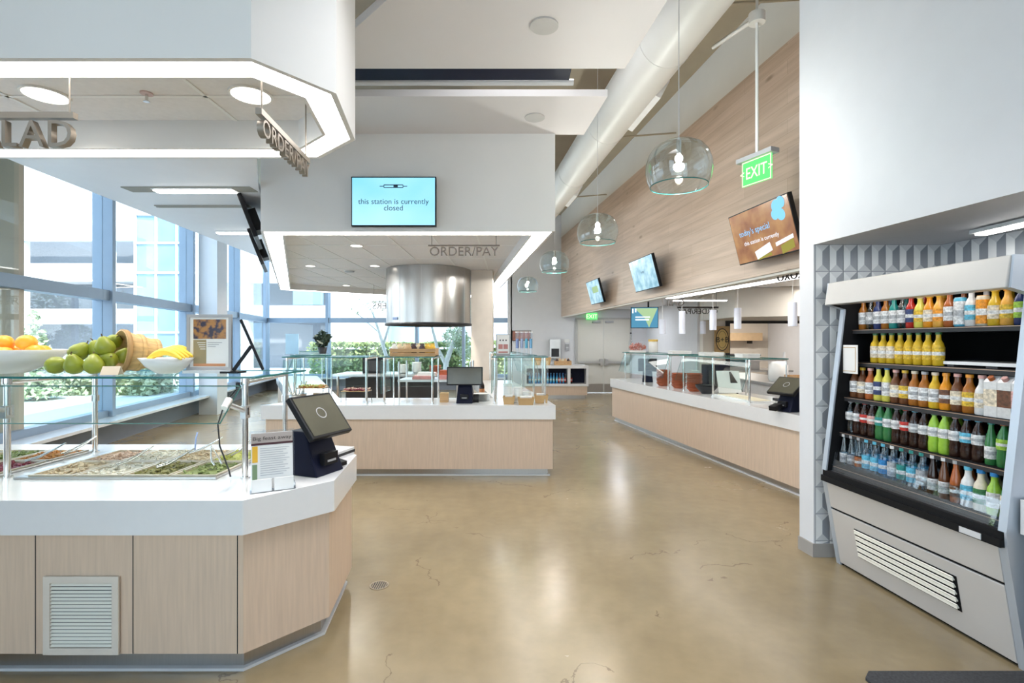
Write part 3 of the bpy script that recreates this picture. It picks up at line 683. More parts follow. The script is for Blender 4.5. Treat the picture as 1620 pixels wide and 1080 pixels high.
# hood
t = thing('exhaust_hood', 'round brushed steel exhaust hood over the grill', 'hood', (-1.68, 10.35, 1.915))
part('drum', G().lathe([(.84, .03), (.84, 1.12)], 64, cap0=False, cap1=True), M['steel'], t)
part('rim', G().lathe([(.78, .05), (.84, 0), (.865, 0), (.865, .045), (.84, .045)], 64, cap0=False, cap1=False), M['dark'], t)
g = G()
for k in range(9): a = -PI/2+(k-4)*.55; g.obox((math.cos(a)*.842, math.sin(a)*.842, .57), (-math.sin(a)*.003, math.cos(a)*.003, 0), (math.cos(a)*.002, math.sin(a)*.002, 0), (0, 0, .53))
part('sheet_seam', g, M['steel_h'], t)
part('maker_plate', G().obox((math.cos(-2.25)*.846, math.sin(-2.25)*.846, .12), (.07*.78, -.07*.63, 0), (.003*.63, .003*.78, 0), (0, 0, .025)), mat('plate_blue', (.10, .14, .25), .3), t)
# right servery counter
RC = [(2.00, 10.43), (3.14, 4.03), (4.1, 4.03), (2.95, 10.6)]
counter('servery_counter', 'long pale wood servery counter along the right side', [RC[0], RC[3], RC[2], RC[1]][::-1], base=.085)
# far drinks counter
t = thing('drinks_counter', 'low white and pale wood drinks counter by the double door', 'counter', (.35, 14.25, 0))
g = G().box(0, 0, .85, 1.78, .9, .93).box(0, .02, .35, 1.78, .9, .42).box(0, .02, .42, .06, .9, .85).box(1.2, .02, .42, 1.28, .9, .85).box(1.72, .02, .42, 1.78, .9, .85).box(0, .5, .42, 1.78, .9, .85)
g = g.xf(Matrix.Diagonal((1, 1, 1, 1))); part('worktop', g, M['quartz'], t)
part('body', G().box(.03, .04, .1, 1.75, .88, .35), M['laminate'], t); part('toe_kick', G().box(.06, .1, 0, 1.7, .85, .1), M['steel'], t)
for (x0, x1) in ((.06, 1.2), (1.28, 1.72)): part('niche', G().box(x0, .44, .42, x1, .5, .85), M['navyblack'], t)
# neighbouring counter at the right picture edge
counter('side_counter', 'white-topped counter at the right edge beside the drinks fridge', [(2.43, 2.45), (2.62, 1.0), (3.3, 1.0), (3.15, 2.45)], base=.11)

# ------------------------------------------------------------------ screens
def screen_mat(name, f, es=1.0):
    m, nt, b = _new(name); N = nt.nodes.new; L = nt.links.new
    b.inputs['Base Color'].default_value = (.01, .01, .01, 1); b.inputs['Roughness'].default_value = .25
    c = f(nt, N, L); L(c, b.inputs['Emission Color']); b.inputs['Emission Strength'].default_value = es; return m
def grad(c0, c1, sc=1.5, p=(.35, .65)):
    def f(nt, N, L):
        tc = N('ShaderNodeTexCoord'); nz = N('ShaderNodeTexNoise'); nz.inputs['Scale'].default_value = sc; L(tc.outputs['Object'], nz.inputs['Vector'])
        r = N('ShaderNodeValToRGB'); r.color_ramp.elements[0].position = p[0]; r.color_ramp.elements[1].position = p[1]
        r.color_ramp.elements[0].color = tuple(c0)+(1,); r.color_ramp.elements[1].color = tuple(c1)+(1,); L(nz.outputs[0], r.inputs[0]); return r.outputs[0]
    return f
M['scr_blue'] = screen_mat('screen_sky_blue', grad((.20, .56, .78), (.36, .68, .84), 1.2))
M['scr_brown'] = screen_mat('screen_brown', grad((.20, .075, .03), (.34, .17, .06), 5))
M['scr_mist'] = screen_mat('screen_mist_blue', grad((.16, .32, .42), (.38, .56, .64), 6))
M['scr_dark'] = mat('screen_off_glass', (.10, .095, .07), .12, var=.2, scale=3)
M['ink'] = mat('dark_ink', (.02, .05, .09), .5); M['ink_k'] = mat('brown_black_ink', (.03, .022, .018), .5)
M['scr_white'] = emat('screen_white', (.80, .86, .95), 1.0); M['scr_cyan'] = emat('screen_cyan', (.22, .55, .85), 1.0)
M['scr_olive'] = emat('screen_olive', (.33, .30, .07), .8); M['scr_teal'] = emat('screen_teal', (.08, .25, .38), .9); M['scr_green'] = emat('screen_green', (.35, .50, .28), .9)
def tv(label, origin, right, up, w_, h_, smat, group=None, th=.05):
    t = thing('wall_screen', label, 'screen', origin, group=group); orient(t, origin, right, up)
    part('housing', G().box(-w_/2, 0, -h_/2, w_/2, th, h_/2), M['black'], t, bev=.004)
    part('display', G().box(-w_/2+.012, -.003, -h_/2+.014, w_/2-.012, 0, h_/2-.012), smat, t)
    part('wall_bracket', G().box(-.16, th, -.14, .16, th+.09, .14), M['dark'], t)
    return t
t = tv('wide screen above the centre canopy reading this station is currently closed', (-1.375, 5.945, 3.225), (1, 0, 0), (0, 0, 1), .985, .575, M['scr_blue'], None)
lettering('this station is currently', .088, M['ink'], t, (0, -.006, -.03)); lettering('closed', .088, M['ink'], t, (0, -.006, -.105))
g = G().ring([(x, y) for x, y in ((-.11, -.02), (.11, -.02), (.12, 0), (.11, .02), (-.11, .02), (-.12, 0))], [(x, y) for x, y in ((-.105, -.011), (.105, -.011), (.11, 0), (.105, .011), (-.105, .011), (-.11, 0))], 0, .002)
g.box(-.16, -.004, 0, -.12, .004, .002).box(.12, -.004, 0, .16, .004, .002).box(.0, -.01, 0, .05, .012, .002).xf(Matrix.Translation((0, -.006, .175)) @ Matrix.Rotation(PI/2, 4, 'X'))
part('logo', g, M['ink'], t)
dRW = Vector((-.1374, .9905, 0)); nRW = Vector((-.9905, -.1374, 0))
def wall_tv(label, y, z, w_, h_, tilt, sm, yaw=0, off=.30):
    a = math.radians(tilt); up = Vector((0, 0, 1))*math.cos(a)+nRW*math.sin(a)
    r = -dRW; r = Matrix.Rotation(math.radians(yaw), 3, 'Z') @ r
    up = Vector((0, 0, 1))*math.cos(a)+Vector((-r.y, r.x, 0)).normalized()*(-math.sin(a))*(-1 if Vector((-r.y, r.x, 0)).dot(nRW) < 0 else 1)*(-1)
    if up.dot(nRW) < 0: up = Vector((up.x*-1, up.y*-1, up.z))
    o = Vector((RW(y), y, z))+nRW*off
    return tv(label, o, r, up, w_, h_, sm)
t = wall_tv("tilted brown screen with blue flowers reading today's special, right end of oak wall", 5.6, 2.785, 1.05, .585, 15, M['scr_brown'], 0, .25)
lettering("today's special", .095, M['scr_cyan'], t, (-.11, -.006, .02)); lettering('this station is currently', .065, M['scr_white'], t, (-.03, -.006, -.09))
g = G()
for (x, z, r) in ((.33, .2, .075), (.40, .23, .06), (.28, .13, .055), (.37, .11, .06)): g.cyl((x, -.006, z), (x, -.004, z), r, 20)
part('flower_image', g, M['scr_cyan'], t)
part('plate_image', G().obox((-.03, -.005, -.20), (.14, 0, .03), (0, .001, 0), (-.01, 0, .045)).obox((.33, -.005, -.15), (.14, 0, .02), (0, .001, 0), (0, 0, .02)), M['scr_white'], t)
part('garnish_image', G().obox((.36, -.005, -.22), (.10, 0, .02), (0, .001, 0), (0, 0, .045)).obox((-.03, -.0045, -.26), (.12, 0, .01), (0, .001, 0), (0, 0, .015)), M['scr_olive'], t)
t = wall_tv('pale blue tilted screen, middle one on the oak wall', 8.85, 2.76, 1.02, .56, 15, M['scr_mist'], 0, .25)
lettering('today', .06, M['ink'], t, (0, -.006, .02))
t = wall_tv('small pale blue tilted screen, furthest on the oak wall', 11.65, 2.72, .92, .54, 15, M['scr_mist'], 0, .25)
part('caption_image', G().box(-.1, -.006, -.02, .3, -.004, .12), M['scr_green'], t)
# screen hung in front of the door side
t = tv('blue and green screen hung beside the double door', (2.95, 11.4, 2.13), (1, -.12, 0), (-.03, -.03, 1), .60, .47, M['scr_teal'], 'wall screens')
part('white_wedge_image', G().add([(-.22, -.004, .21), (.28, -.004, .21), (.10, -.004, -.22), (-.0, -.004, 0)], [(0, 3, 2, 1)]), M['scr_green'], t)
part('caption_image', G().box(-.2, -.008, .0, .12, -.006, .025).box(-.2, -.008, -.06, .1, -.006, -.03).box(-.27, -.008, .1, -.24, -.006, .2).box(-.21, -.008, .12, -.18, -.006, .2), M['scr_white'], t)
part('ceiling_arm', G().cyl((.1, .12, .2), (.1, .12, .5), .02), M['dark'], t)
# screens on the window side of the centre canopy
for (y, zc, lb) in ((6.65, 3.13, 'black tilted menu screen on the window side of the centre canopy, nearer one'), (7.9, 2.98, 'black tilted menu screen on the window side of the centre canopy, further one')):
    fx = -2.965-(y-6.04)*.42; tv(lb, (fx-.20, y, zc), (-.387, .922, 0) if False else (.387, -.922, 0), (-.32, -.13, .95), .95, .54, M['scr_dark'])

# ------------------------------------------------------------------ hanging letter signs
def lsign(label, txt, o, right, size, ext=.012, barw=None, bar=.03, hang=.2, group=None, m='letter', spacing=1.0, sx=1.0):
    t = thing('letter_sign', label, 'sign', o, group=group); orient(t, o, right, (0, 0, 1))
    me = lettering(txt, size, M[m], t, (0, 0, -size*.72-.004), ext, spacing=spacing, sx=sx)
    bw = barw or max(v.co.x for v in me.data.vertices)*sx*1.03
    part('hanging_bar', G().box(-bw, -.015, 0, bw, .015, bar), M[m], t)
    if hang: part('hanger_rod', G().cyl((-bw*.9, 0, bar), (-bw*.9, 0, hang), .004, 6).cyl((bw*.9, 0, bar), (bw*.9, 0, hang), .004, 6), M[m], t)
    return t
lsign('bronze letters SALAD hanging under the near canopy', 'SALAD', (-2.42, 2.5, 2.685), (1, 0, 0), .185, .016, hang=.38, spacing=1.08, sx=.98)
lsign('bronze letters ORDER/PAY seen edge-on under the near canopy', 'ORDER/PAY', (-1.235, 2.80, 2.69), (-.06, 1, 0), .122, .016, hang=.38, spacing=1.05)
lsign('thin bronze letters ORDER/PAY under the centre canopy front', 'ORDER/PAY', AT(734, 389, 6.5), (1, 0, 0), .165, .006, bar=.012, hang=.22, m='letter_b')
lsign('small dark backward letters under the centre canopy beside the hood', 'BURGERS', (-3.05, 13.0, 2.60), (-1, 0, 0), .24, .006, bar=.02, hang=.43)
lsign('dark backward letters ORDER/PAY over the right servery', 'ORDER/PAY', AT(1104, 487.5, 9.3), (-1, 0, 0), .135, .006, bar=.03, hang=.36, m='ink_k')
lsign('dark backward letters hanging at the near end of the servery light', 'KOXO', AT(1250, 428, 5.9), (-.2, .98, 0), .14, .008, bar=.01, hang=.15, m='ink_k')
lsign('dark backward script letters at the far end of the servery light', 'Grill', AT(1069, 472, 8.9), (-1, .2, 0), .17, .006, bar=.008, hang=.25, m='ink_k')

# ------------------------------------------------------------------ pendants
def pendant(loc, label, first=None):
    if first: return dup(first, loc, None, label)
    t = thing('pendant_lamp', label, 'pendant lamp', loc, group='clear dome pendant lamps over the aisle')
    R_ = .262; pr = [(R_*.86, -.17), (R_*.95, -.12), (R_*1.0, -.05), (R_*.985, .02), (R_*.9, .09), (R_*.74, .145), (R_*.5, .18), (R_*.25, .196), (.012, .20)]
    part('dome_shade', G().lathe(pr, 48, cap0=False, cap1=False), M['smoke'], t)
    part('socket', G().cyl((0, 0, .09), (0, 0, .2), .022, 16), M['chrome'], t)
    part('bulb', G().ball((0, 0, .055), .032, 20), M['bulb'], t)
    part('cord', G().cyl((0, 0, .2), (0, 0, 2.53), .0035, 6), M['pale_grey'], t)
    part('rim', G().lathe([(R_*.855, -.172), (R_*.87, -.172), (R_*.87, -.165), (R_*.855, -.165)], 48, cap0=False, cap1=False), M['gedge'], t)
    return t
p0 = pendant((1.346, 4.13, 3.02), 'clear dome pendant lamp, largest and nearest over the aisle')
KIDS[p0.name] = list(p0.children)
for (x, y, z), lb in zip(((1.10, 6.58, 3.04), (.758, 9.16, 3.02), (.395, 12.8, 3.02)), ('clear dome pendant lamp, second nearest over the aisle', 'clear dome pendant lamp, third from the front over the aisle', 'clear dome pendant lamp, smallest and furthest over the aisle')):
    pendant((x, y, z), lb, p0)
for (x, y, z) in ((1.346, 4.13, 3.05), (1.10, 6.58, 3.07), (.758, 9.16, 3.04), (.43, 12.8, 3.05)):
    d = bpy.data.lights.new('pendant_bulb_light', 'POINT'); o = bpy.data.objects.new('pendant_bulb_light', d); col.objects.link(o); d.energy = 38; d.color = (1, .94, .86); d.shadow_soft_size = .045; o.location = (x, y, z-.08)
# kitchen tube pendants
def tubep(u, v0, v1, Y, label, first=None):
    x, y, z0 = AT(u, v1, Y); h = (v1-v0)/810*Y
    t = thing('tube_pendant', label, 'pendant lamp', (x, y, z0), group='white tube pendants over the servery')
    part('tube_shade', G().cyl((0, 0, 0), (0, 0, h), .055, 20), mat('tube_white', (.74, .76, .86), .4) if not first else first, t)
    part('rod', G().cyl((0, 0, h), (0, 0, 2.6-z0), .005, 6), M['white'], t)
    return t.children[0].data.materials[0] if False else None
MT = mat('tube_shade_white', (.74, .76, .86), .4)
for (u, v0, v1, Y, lb) in ((1048, 505, 528, 9.5, 'furthest left, near the hung screen'), (1079, 492, 528, 9.0, 'second from the left'), (1112, 508, 528, 10.5, 'before the lilac wall'), (1128, 490, 522, 8.6, 'left of the B+B sign'), (1167, 487, 520, 8.2, 'right of the B+B sign'), (1254, 478, 516, 6.6, 'nearest, over the pass')):
    tubep(u, v0, v1, Y, 'white tube pendant over the servery, '+lb, MT)
# exit signs
M['exit_g'] = emat('exit_green', (.12, .85, .18), 1.1); M['exit_w'] = emat('exit_letter', (.62, 1.0, .42), 1.6)
t = thing('exit_sign', 'green EXIT sign hanging on a rod over the aisle', 'exit sign', (2.21, 4.62, 3.14)); orient(t, (2.21, 4.62, 3.14), (.40, -.92, 0), (0, 0, 1))
part('face', G().box(-.155, -.008, -.11, .155, .008, .11), M['exit_g'], t); lettering('EXIT', .15, M['exit_w'], t, (0, -.012, -.052), .002, sx=.75)
part('edge_glow', G().ring([(-.155, -.11), (.155, -.11), (.155, .11), (-.155, .11)], [(-.148, -.103), (.148, -.103), (.148, .103), (-.148, .103)], .008, .011).xf(Matrix.Rotation(PI/2, 4, 'X')), M['exit_w'], t)
lettering('<          >', .09, M['exit_w'], t, (0, -.012, -.03), .001, name='arrow_marks')
part('canopy_box', G().box(-.19, -.05, .11, .19, .05, .15), M['grey'], t); part('rod', G().cyl((0, 0, .15), (0, 0, 1.33), .014, 10), M['white'], t)
part('junction_box', G().cyl((0, 0, 1.33), (0, 0, 1.42), .07, 16).tube([(0, 0, 1.38), (-.3, .02, 1.40), (-.62, .1, 1.46)], .02, 8).cyl((0, 0, 1.42), (0, 0, 2.4), .012), M['duct'], t)
t = thing('exit_sign', 'small green EXIT sign above the double door', 'exit sign', (2.47, 15.86, 2.45)); part('face', G().box(-.17, 0, -.1, .17, .03, .1), M['exit_g'], t); lettering('EXIT', .17, M['exit_w'], t, (0, -.006, -.06), .002)
bpy.data.objects[t.name].location.z = 2.27+.11
# ------------------------------------------------------------------ drinks fridge
FO = Vector((2.354, 3.70, 0)); FA = math.atan2(-.994, .1085)
FM = Matrix.Translation(FO) @ Matrix.Rotation(FA, 4, 'Z'); FW = 1.225
def FR(x, y, z): return tuple(FM @ Vector((x, y, z)))
t = thing('drinks_fridge', 'open-front steel drinks fridge with black shelves in the tiled alcove', 'fridge', FO, FA)
def side(x0, x1):
    pr = [(.0, .0), (-.11, .60), (-.115, .68), (.03, 1.83), (-.09, 1.86), (-.07, 2.02), (.74, 2.02), (.74, 0)]
    g = G(); n = len(pr); vs = [(x0, y, z) for y, z in pr]+[(x1, y, z) for y, z in pr]
    g.add(vs, [tuple(range(n)), tuple(range(n, 2*n))[::-1]]+[(i, n+i, n+(i+1) % n, (i+1) % n) for i in range(n)]); return g
EP = mat('fridge_side_panel', (.50, .55, .62), .35, metal=.4, var=.02)
part('side_panel', side(-.012, .028), EP, t); part('side_panel', side(FW-.028, FW+.012), EP, t)
for xa in (.0285, FW-.034):
    l_ = side(xa, xa+.0055); l_.v = [(x, y+.012, z) for x, y, z in l_.v]; part('side_liner', l_, M['fridge_in'], t)
part('back_liner', G().box(.028, .62, .1, FW-.028, .66, 2.0), M['fridge_in'], t)
part('header', G().add([(0.0, -.105, 1.86), (FW, -.105, 1.86), (FW, -.075, 2.02), (0, -.075, 2.02), (0, .0, 1.86), (FW, .0, 1.86), (FW, .0, 2.02), (0, .0, 2.02)], [(0, 1, 2, 3), (4, 7, 6, 5), (0, 4, 5, 1), (3, 2, 6, 7), (0, 3, 7, 4), (1, 5, 6, 2)]), mat('header_steel', (.52, .50, .48), .38, metal=.35, var=.02), t, bev=.006)
part('header_tray', G().box(.03, .0, 1.965, FW-.03, .66, 2.0), M['fridge_in'], t)
def slant(z): return -.11*z/.6
g = G(); zz = (.02, .40)
def fpanel(z0, z1, x0=.03, x1=FW-.03, o=-.002, th=.02):
    return [(x0, slant(z0)+o, z0), (x1, slant(z0)+o, z0), (x1, slant(z1)+o, z1), (x0, slant(z1)+o, z1), (x0, slant(z0)+o+th, z0), (x1, slant(z0)+o+th, z0), (x1, slant(z1)+o+th, z1), (x0, slant(z1)+o+th, z1)]
FB = [(0, 1, 2, 3), (4, 7, 6, 5), (0, 4, 5, 1), (3, 2, 6, 7), (0, 3, 7, 4), (1, 5, 6, 2)]
part('lower_panel', G().add(fpanel(.02, .405), FB), M['fridge_steel'], t, bev=.003)
part('upper_panel', G().add(fpanel(.42, .605), FB), M['fridge_steel'], t, bev=.003)
part('panel_shadow_gap', G().add(fpanel(.405, .42, o=.01), FB), M['fridge_in'], t)
part('front_rail', G().box(.0, -.135, .605, FW, -.08, .645).box(0, -.12, .645, FW, -.07, .68), M['fridge_in'], t, bev=.006)
part('price_tag_plate', G().box(FW-.20, -.139, .61, FW-.09, -.135, .64), M['pale_grey'], t)
part('glass_lip', G().obox((FW/2, -.075, .745), (FW/2-.03, 0, 0), (0, .003, 0), (0, .012, .07)), M['clear'], t)
vx0, vx1 = .24, .93
part('vent_recess', G().add(fpanel(.14, .335, vx0-.012, vx1+.012, o=-.004, th=.004), FB), M['fridge_in'], t)
for k in range(5):
    z = .165+k*.0385; part('vent_louvre', G().obox(((vx0+vx1)/2, slant(z)-.010, z), ((vx1-vx0)/2, 0, 0), (0, .007, -.010), (0, .002, .003)).obox(((vx0+vx1)/2, slant(z)-.014, z-.006), ((vx1-vx0)/2, 0, 0), (0, .0015, 0), (0, 0, .009)), M['louvre'], t, bev=.002)
SH = [(1.685, .10), (1.455, .07), (1.205, .035), (.955, .0), (.715, -.05)]
for z, y in SH:
    part('shelf', G().box(.03, y, z-.025, FW-.03, .62, z), M['fridge_in'], t)
    part('shelf_edge', G().box(.03, y-.012, z-.03, FW-.03, y, z-.003).box(.03, y-.013, z-.007, FW-.03, y-.012, z-.003, 1), [M['dark'], mat('shelf_edge_trim', (.45, .30, .22), .3, metal=.6)], t)
part('base_box', G().box(.03, .02, .0, FW-.03, .62, .68), M['fridge_in'], t)
d = bpy.data.lights.new('fridge_tube', 'AREA'); o = bpy.data.objects.new('fridge_tube', d); col.objects.link(o); d.shape = 'RECTANGLE'; d.size = FW-.1; d.size_y = .03; d.energy = 1.1; d.color = (1, .97, .93)
o.parent = t; o.location = (FW/2, .03, 1.955)
# side display arm and notices
for (x, y, z, lb) in ((.03, .065, 1.40, 'white notice card hung at the left of the second fridge shelf'),):
    s = thing('notice_card', lb, 'sign', FR(x+.06, y-.05, z+.075), FA); part('card', G().box(-.075, 0, -.10, .075, .004, .10), M['paper'], s)
    part('printed_border', G().ring([(-.06, -.085), (.06, -.085), (.06, .085), (-.06, .085)], [(-.056, -.081), (.056, -.081), (.056, .081), (-.056, .081)], .0, .001).xf(Matrix.Translation((0, -.001, 0)) @ Matrix.Rotation(PI/2, 4, 'X')), M['tan'], s)
s = thing('white_tray', 'long white tray lying on the second fridge shelf', 'tray', FR(.84, .12, 1.455), FA)
part('tray_body', G().box(-.22, 0, .012, .34, .3, .03), M['white'], s, bev=.004); part('clip', G().box(-.12, -.004, .0, -.08, .02, .012).box(.1, -.004, 0, .16, .02, .012), M['dark'], s)

BP = {
 'soda': [(.026, 0), (.030, .006), (.031, .05), (.028, .075), (.031, .10), (.031, .135), (.024, .165), (.012, .195), (.012, .205)],
 'straight': [(.027, 0), (.030, .005), (.030, .115), (.026, .135), (.014, .158), (.013, .19)],
 'squat': [(.030, 0), (.033, .005), (.033, .085), (.029, .105), (.017, .125), (.0145, .138), (.0145, .152)],
 'slim': [(.024, 0), (.027, .005), (.027, .10), (.022, .13), (.012, .175), (.011, .195)],
 'can': [(.026, 0), (.031, .006), (.031, .150), (.027, .16)],
 'carton': None}
LB = {'soda': (.088, .14), 'straight': (.035, .115), 'squat': (.03, .09), 'slim': (.03, .09), 'can': (.012, .14), 'carton': (.05, .13)}
_bm = {}
def cmat(key, c, rough=.2, trans=0):
    k = ('c', key)
    if k not in _bm: _bm[k] = mat('drink_'+key, tuple(x*.8 for x in c), rough, var=.45 if key[:2] in ('l_', 'l2') else .08, scale=70) if not trans else glassmat('drink_'+key, c, .10, .5)
    return _bm[k]
COL = {'amber': (.40, .14, .02), 'cola': (.03, .012, .008), 'clear': (.72, .82, .90), 'orange': (.85, .33, .02), 'yellow': (.74, .48, .03), 'lemon': (.80, .72, .12), 'green': (.04, .20, .06), 'lime': (.35, .60, .06), 'white': (.80, .80, .80), 'red': (.55, .03, .02), 'blue': (.03, .25, .60), 'sky': (.12, .50, .70), 'black': (.02, .02, .022), 'cream': (.78, .68, .52), 'brown': (.16, .06, .025), 'teal': (.02, .28, .25), 'pink': (.75, .42, .38), 'grey': (.45, .46, .48), 'navy': (.03, .05, .16), 'rust': (.45, .12, .03), 'mango': (.88, .45, .08)}
def bottle(pt, kind, bc, lc, cc, h=1.0, r=1.0, label='', group=None, rz=0):
    key = (kind, bc, lc, cc, h, r)
    if key not in _bm:
        pr = BP[kind]; z0, z1 = LB[kind]
        if kind == 'carton':
            body = G().box(-.033*r, -.033*r, 0, .033*r, .033*r, .165*h); body.add([(-.033*r, -.033*r, .165*h), (.033*r, -.033*r, .165*h), (.033*r, .033*r, .165*h), (-.033*r, .033*r, .165*h), (-.033*r, 0, .195*h), (.033*r, 0, .195*h)], [(0, 1, 5, 4), (2, 3, 4, 5), (1, 2, 5), (3, 0, 4)])
            lab = G().box(-.0338*r, -.0338*r, .05*h, .0338*r, .0338*r, .13*h); capg = G().cyl((0, -.018*r, .175*h), (0, -.03*r, .19*h), .014*r, 14)
        else:
            body = G().lathe([(a*r, b*h) for a, b in pr], 14)
            def rad(z):
                for (a0, b0), (a1, b1) in zip(pr[:-1], pr[1:]):
                    if b0 <= z <= b1: return a0+(a1-a0)*(z-b0)/(b1-b0+1e-9)
                return pr[0][0]
            zs = [z0+(z1-z0)*i/4 for i in range(5)]
            lab = G().lathe([(rad(z)*r+.0009, z*h) for z in zs], 14, cap0=False, cap1=False)
            lab.lathe([(rad(z)*r+.0013, z*h) for z in (z0+(z1-z0)*.35, z0+(z1-z0)*.62)], 14, m=1, cap0=False, cap1=False)
            tr, tz = pr[-1]
            capg = G().cyl((0, 0, tz*h), (0, 0, tz*h+.018), (tr+.0035)*r, 14) if kind != 'can' else G().cyl((0, 0, tz*h), (0, 0, tz*h+.003), tr*r*.95, 14)
        bm_ = cmat('clear_water', (.80, .90, .96), trans=1) if bc == 'clear' else cmat(bc, COL[bc], .12)
        _bm[key] = (body.mesh('body', bm_), lab.mesh('label_wrap', [cmat('l_'+lc, COL[lc], .5), cmat('l2_'+('white' if lc != 'white' else 'grey'), COL['white' if lc != 'white' else 'grey'], .5)]), capg.mesh('cap', cmat('k_'+cc, COL[cc], .35)))
    b, l, c = _bm[key]
    t = thing('carton' if kind == 'carton' else ('drink_can' if kind == 'can' else 'drink_bottle'), label, 'carton' if kind == 'carton' else ('can' if kind == 'can' else 'bottle'), pt, rz, group)
    link('body', b, t); link('label_wrap', l, t); link('lid' if kind == 'can' else 'cap', c, t); return t
rows = [
 (0, 'top shelf', .09, [('straight','amber','white','brown'),('straight','clear','grey','teal'),('straight','navy','white','black'),('straight','amber','white','brown'),('straight','teal','white','blue'),('straight','clear','white','yellow'),('straight','red','navy','orange'),('squat','lemon','yellow','cream'),('squat','orange','cream','yellow'),('squat','mango','orange','yellow'),('straight','rust','white','brown'),('can','sky','white','grey'),('straight','white','sky','red'),('can','cream','orange','orange'),('squat','yellow','cream','yellow'),('squat','mango','yellow','orange'),('straight','navy','lime','lime'),('straight','black','blue','black')]),
 (2, 'third shelf', .03, [('squat','brown','white','black'),('squat','brown','cream','yellow'),('squat','rust','white','pink'),('straight','lemon','navy','navy'),('straight','lemon','white','blue'),('squat','brown','cream','pink'),('squat','brown','yellow','yellow'),('squat','amber','white','cream'),('squat','amber','white','grey'),('squat','yellow','white','cream'),('squat','orange','brown','orange'),('squat','brown','cream','pink'),('squat','amber','yellow','orange'),('squat','white','cream','pink'),('carton','white','cream','rust'),('carton','white','brown','pink'),('carton','white','pink','red')]),
 (3, 'fourth shelf', .0, [('soda','clear','white','grey'),('soda','cola','white','green'),('soda','cola','red','red'),('soda','cola','pink','grey'),('soda','green','teal','green'),('soda','green','white','green'),('soda','cola','white','grey'),('soda','cola','red','red'),('soda','cola','grey','sky'),('soda','cola','white','black'),('soda','lime','white','green'),('soda','lime','white','lime'),('soda','cola','white','pink'),('soda','cola','sky','blue'),('soda','cola','white','sky'),('slim','green','white','teal'),('soda','green','lime','rust'),('soda','green','teal','red')]),
 (4, 'bottom shelf', -.045, [('slim','clear','white','white'),('slim','clear','grey','grey'),('slim','clear','rust','grey'),('straight','clear','sky','sky'),('straight','clear','sky','sky'),('straight','clear','blue','sky'),('straight','clear','grey','white'),('straight','clear','teal','teal'),('straight','clear','sky','teal'),('straight','clear','grey','teal'),('slim','cola','white','white'),('slim','brown','white','white'),('slim','rust','brown','grey'),('squat','white','sky','sky'),('squat','cream','green','blue'),('squat','lime','white','blue'),('squat','green','cream','blue')]),
]
nm = {'soda': 'waisted soda bottle', 'straight': 'straight bottle', 'squat': 'wide bottle', 'slim': 'slim bottle', 'can': 'can', 'carton': 'gable-top carton'}
cn = {'clear': 'clear', 'cola': 'dark cola', 'navy': 'navy'}
for si, sname, y0, items in rows:
    n_ = len(items); x0, x1 = .068, FW-.068
    for i, it in enumerate(items):
        x = x0+(x1-x0)*i/(n_-1); z = SH[si][0]
        hh = {'squat': 1.28, 'straight': 1.1, 'soda': 1.04, 'slim': 1.08, 'can': 1.1, 'carton': 1.1}[it[0]]*(.94 if si == 0 else 1)
        kd, bc, lc, cc = it
        bottle(FR(x, SH[si][1]+.045, z+.0005), kd, bc, lc, cc, h=hh, label='%s %s, %s label, %s cap, fridge %s, %s from the left' % (cn.get(bc, bc), nm[kd], lc, cc, sname, ORD[i]), group='front-row drinks on the fridge '+sname, rz=FA)
        if si in (4, 3) or (si == 0 and i % 2 == 0):
            bottle(FR(x+.012, SH[si][1]+.125, z+.0005), kd, bc, lc, cc, h=hh, label='%s %s, %s cap, second row of fridge %s, %s from left' % (cn.get(bc, bc), nm[kd], cc, sname, ORD[i]), group='second-row drinks in the fridge', rz=FA)
for i in range(8):
    bottle(FR(.20+i*.066, SH[1][1]+.05, SH[1][0]+.0005), 'straight', 'yellow', 'cream' if i < 3 else 'yellow', 'green', h=.98, label='yellow juice bottle with green cap on the second fridge shelf, %s from the left' % ORD[i], group='yellow juice bottles on the second fridge shelf', rz=FA)

# ------------------------------------------------------------------ salad counter: wells, guard, fruit
T = .845
def well(name, x0, x1, y0, y1, label, foods):
    t = thing('cold_well', label, 'salad bar well', ((x0+x1)/2, (y0+y1)/2, T)); w_ = (x1-x0)/2; h_ = (y1-y0)/2
    o = [(-w_, -h_), (w_, -h_), (w_, h_), (-w_, h_)]
    part('steel_frame', G().ring(o, inset(o, .035), 0, .012), M['steel_h'], t, bev=.003)
    part('well_floor', G().prism(inset(o, .03), .001, .003), mat('frosted_well', (.55, .50, .42), .3, metal=.3), t)
    return t
well('w', -2.73, -1.62, 2.80, 3.50, 'sunken steel salad well nearest the register', None)
well('w', -4.1, -2.86, 2.80, 3.50, 'sunken steel salad well at the left picture edge', None)
def food(c1, n, sx, sy, size, rng, z=0):
    g = G()
    for _ in range(n):
        c = Vector((rng.uniform(-sx, sx), rng.uniform(-sy, sy), z+rng.uniform(0, .012)))
        a = Vector((rng.gauss(0, 1), rng.gauss(0, 1), rng.gauss(0, .5))).normalized()*size*rng.uniform(.6, 1.2); b = a.cross(Vector((rng.gauss(0, .4), rng.gauss(0, .4), 1))).normalized()*size*.6
        up = a.cross(b).normalized()*size*.3
        g.obox(c, a, b, up)
    return g
FC = {'cream': (.62, .50, .34), 'peach': (.58, .42, .32), 'greens': (.25, .29, .10), 'olive': (.24, .22, .08), 'beet': (.30, .06, .08), 'yellowgreen': (.55, .55, .16), 'white': (.72, .68, .58), 'corn': (.75, .50, .10), 'carrot': (.60, .28, .08)}
FMt = {k: mat('food_'+k, v, .6, var=.25, scale=60) for k, v in FC.items()}
PT = mat('beige_pan', (.60, .51, .38), .3, var=.03)
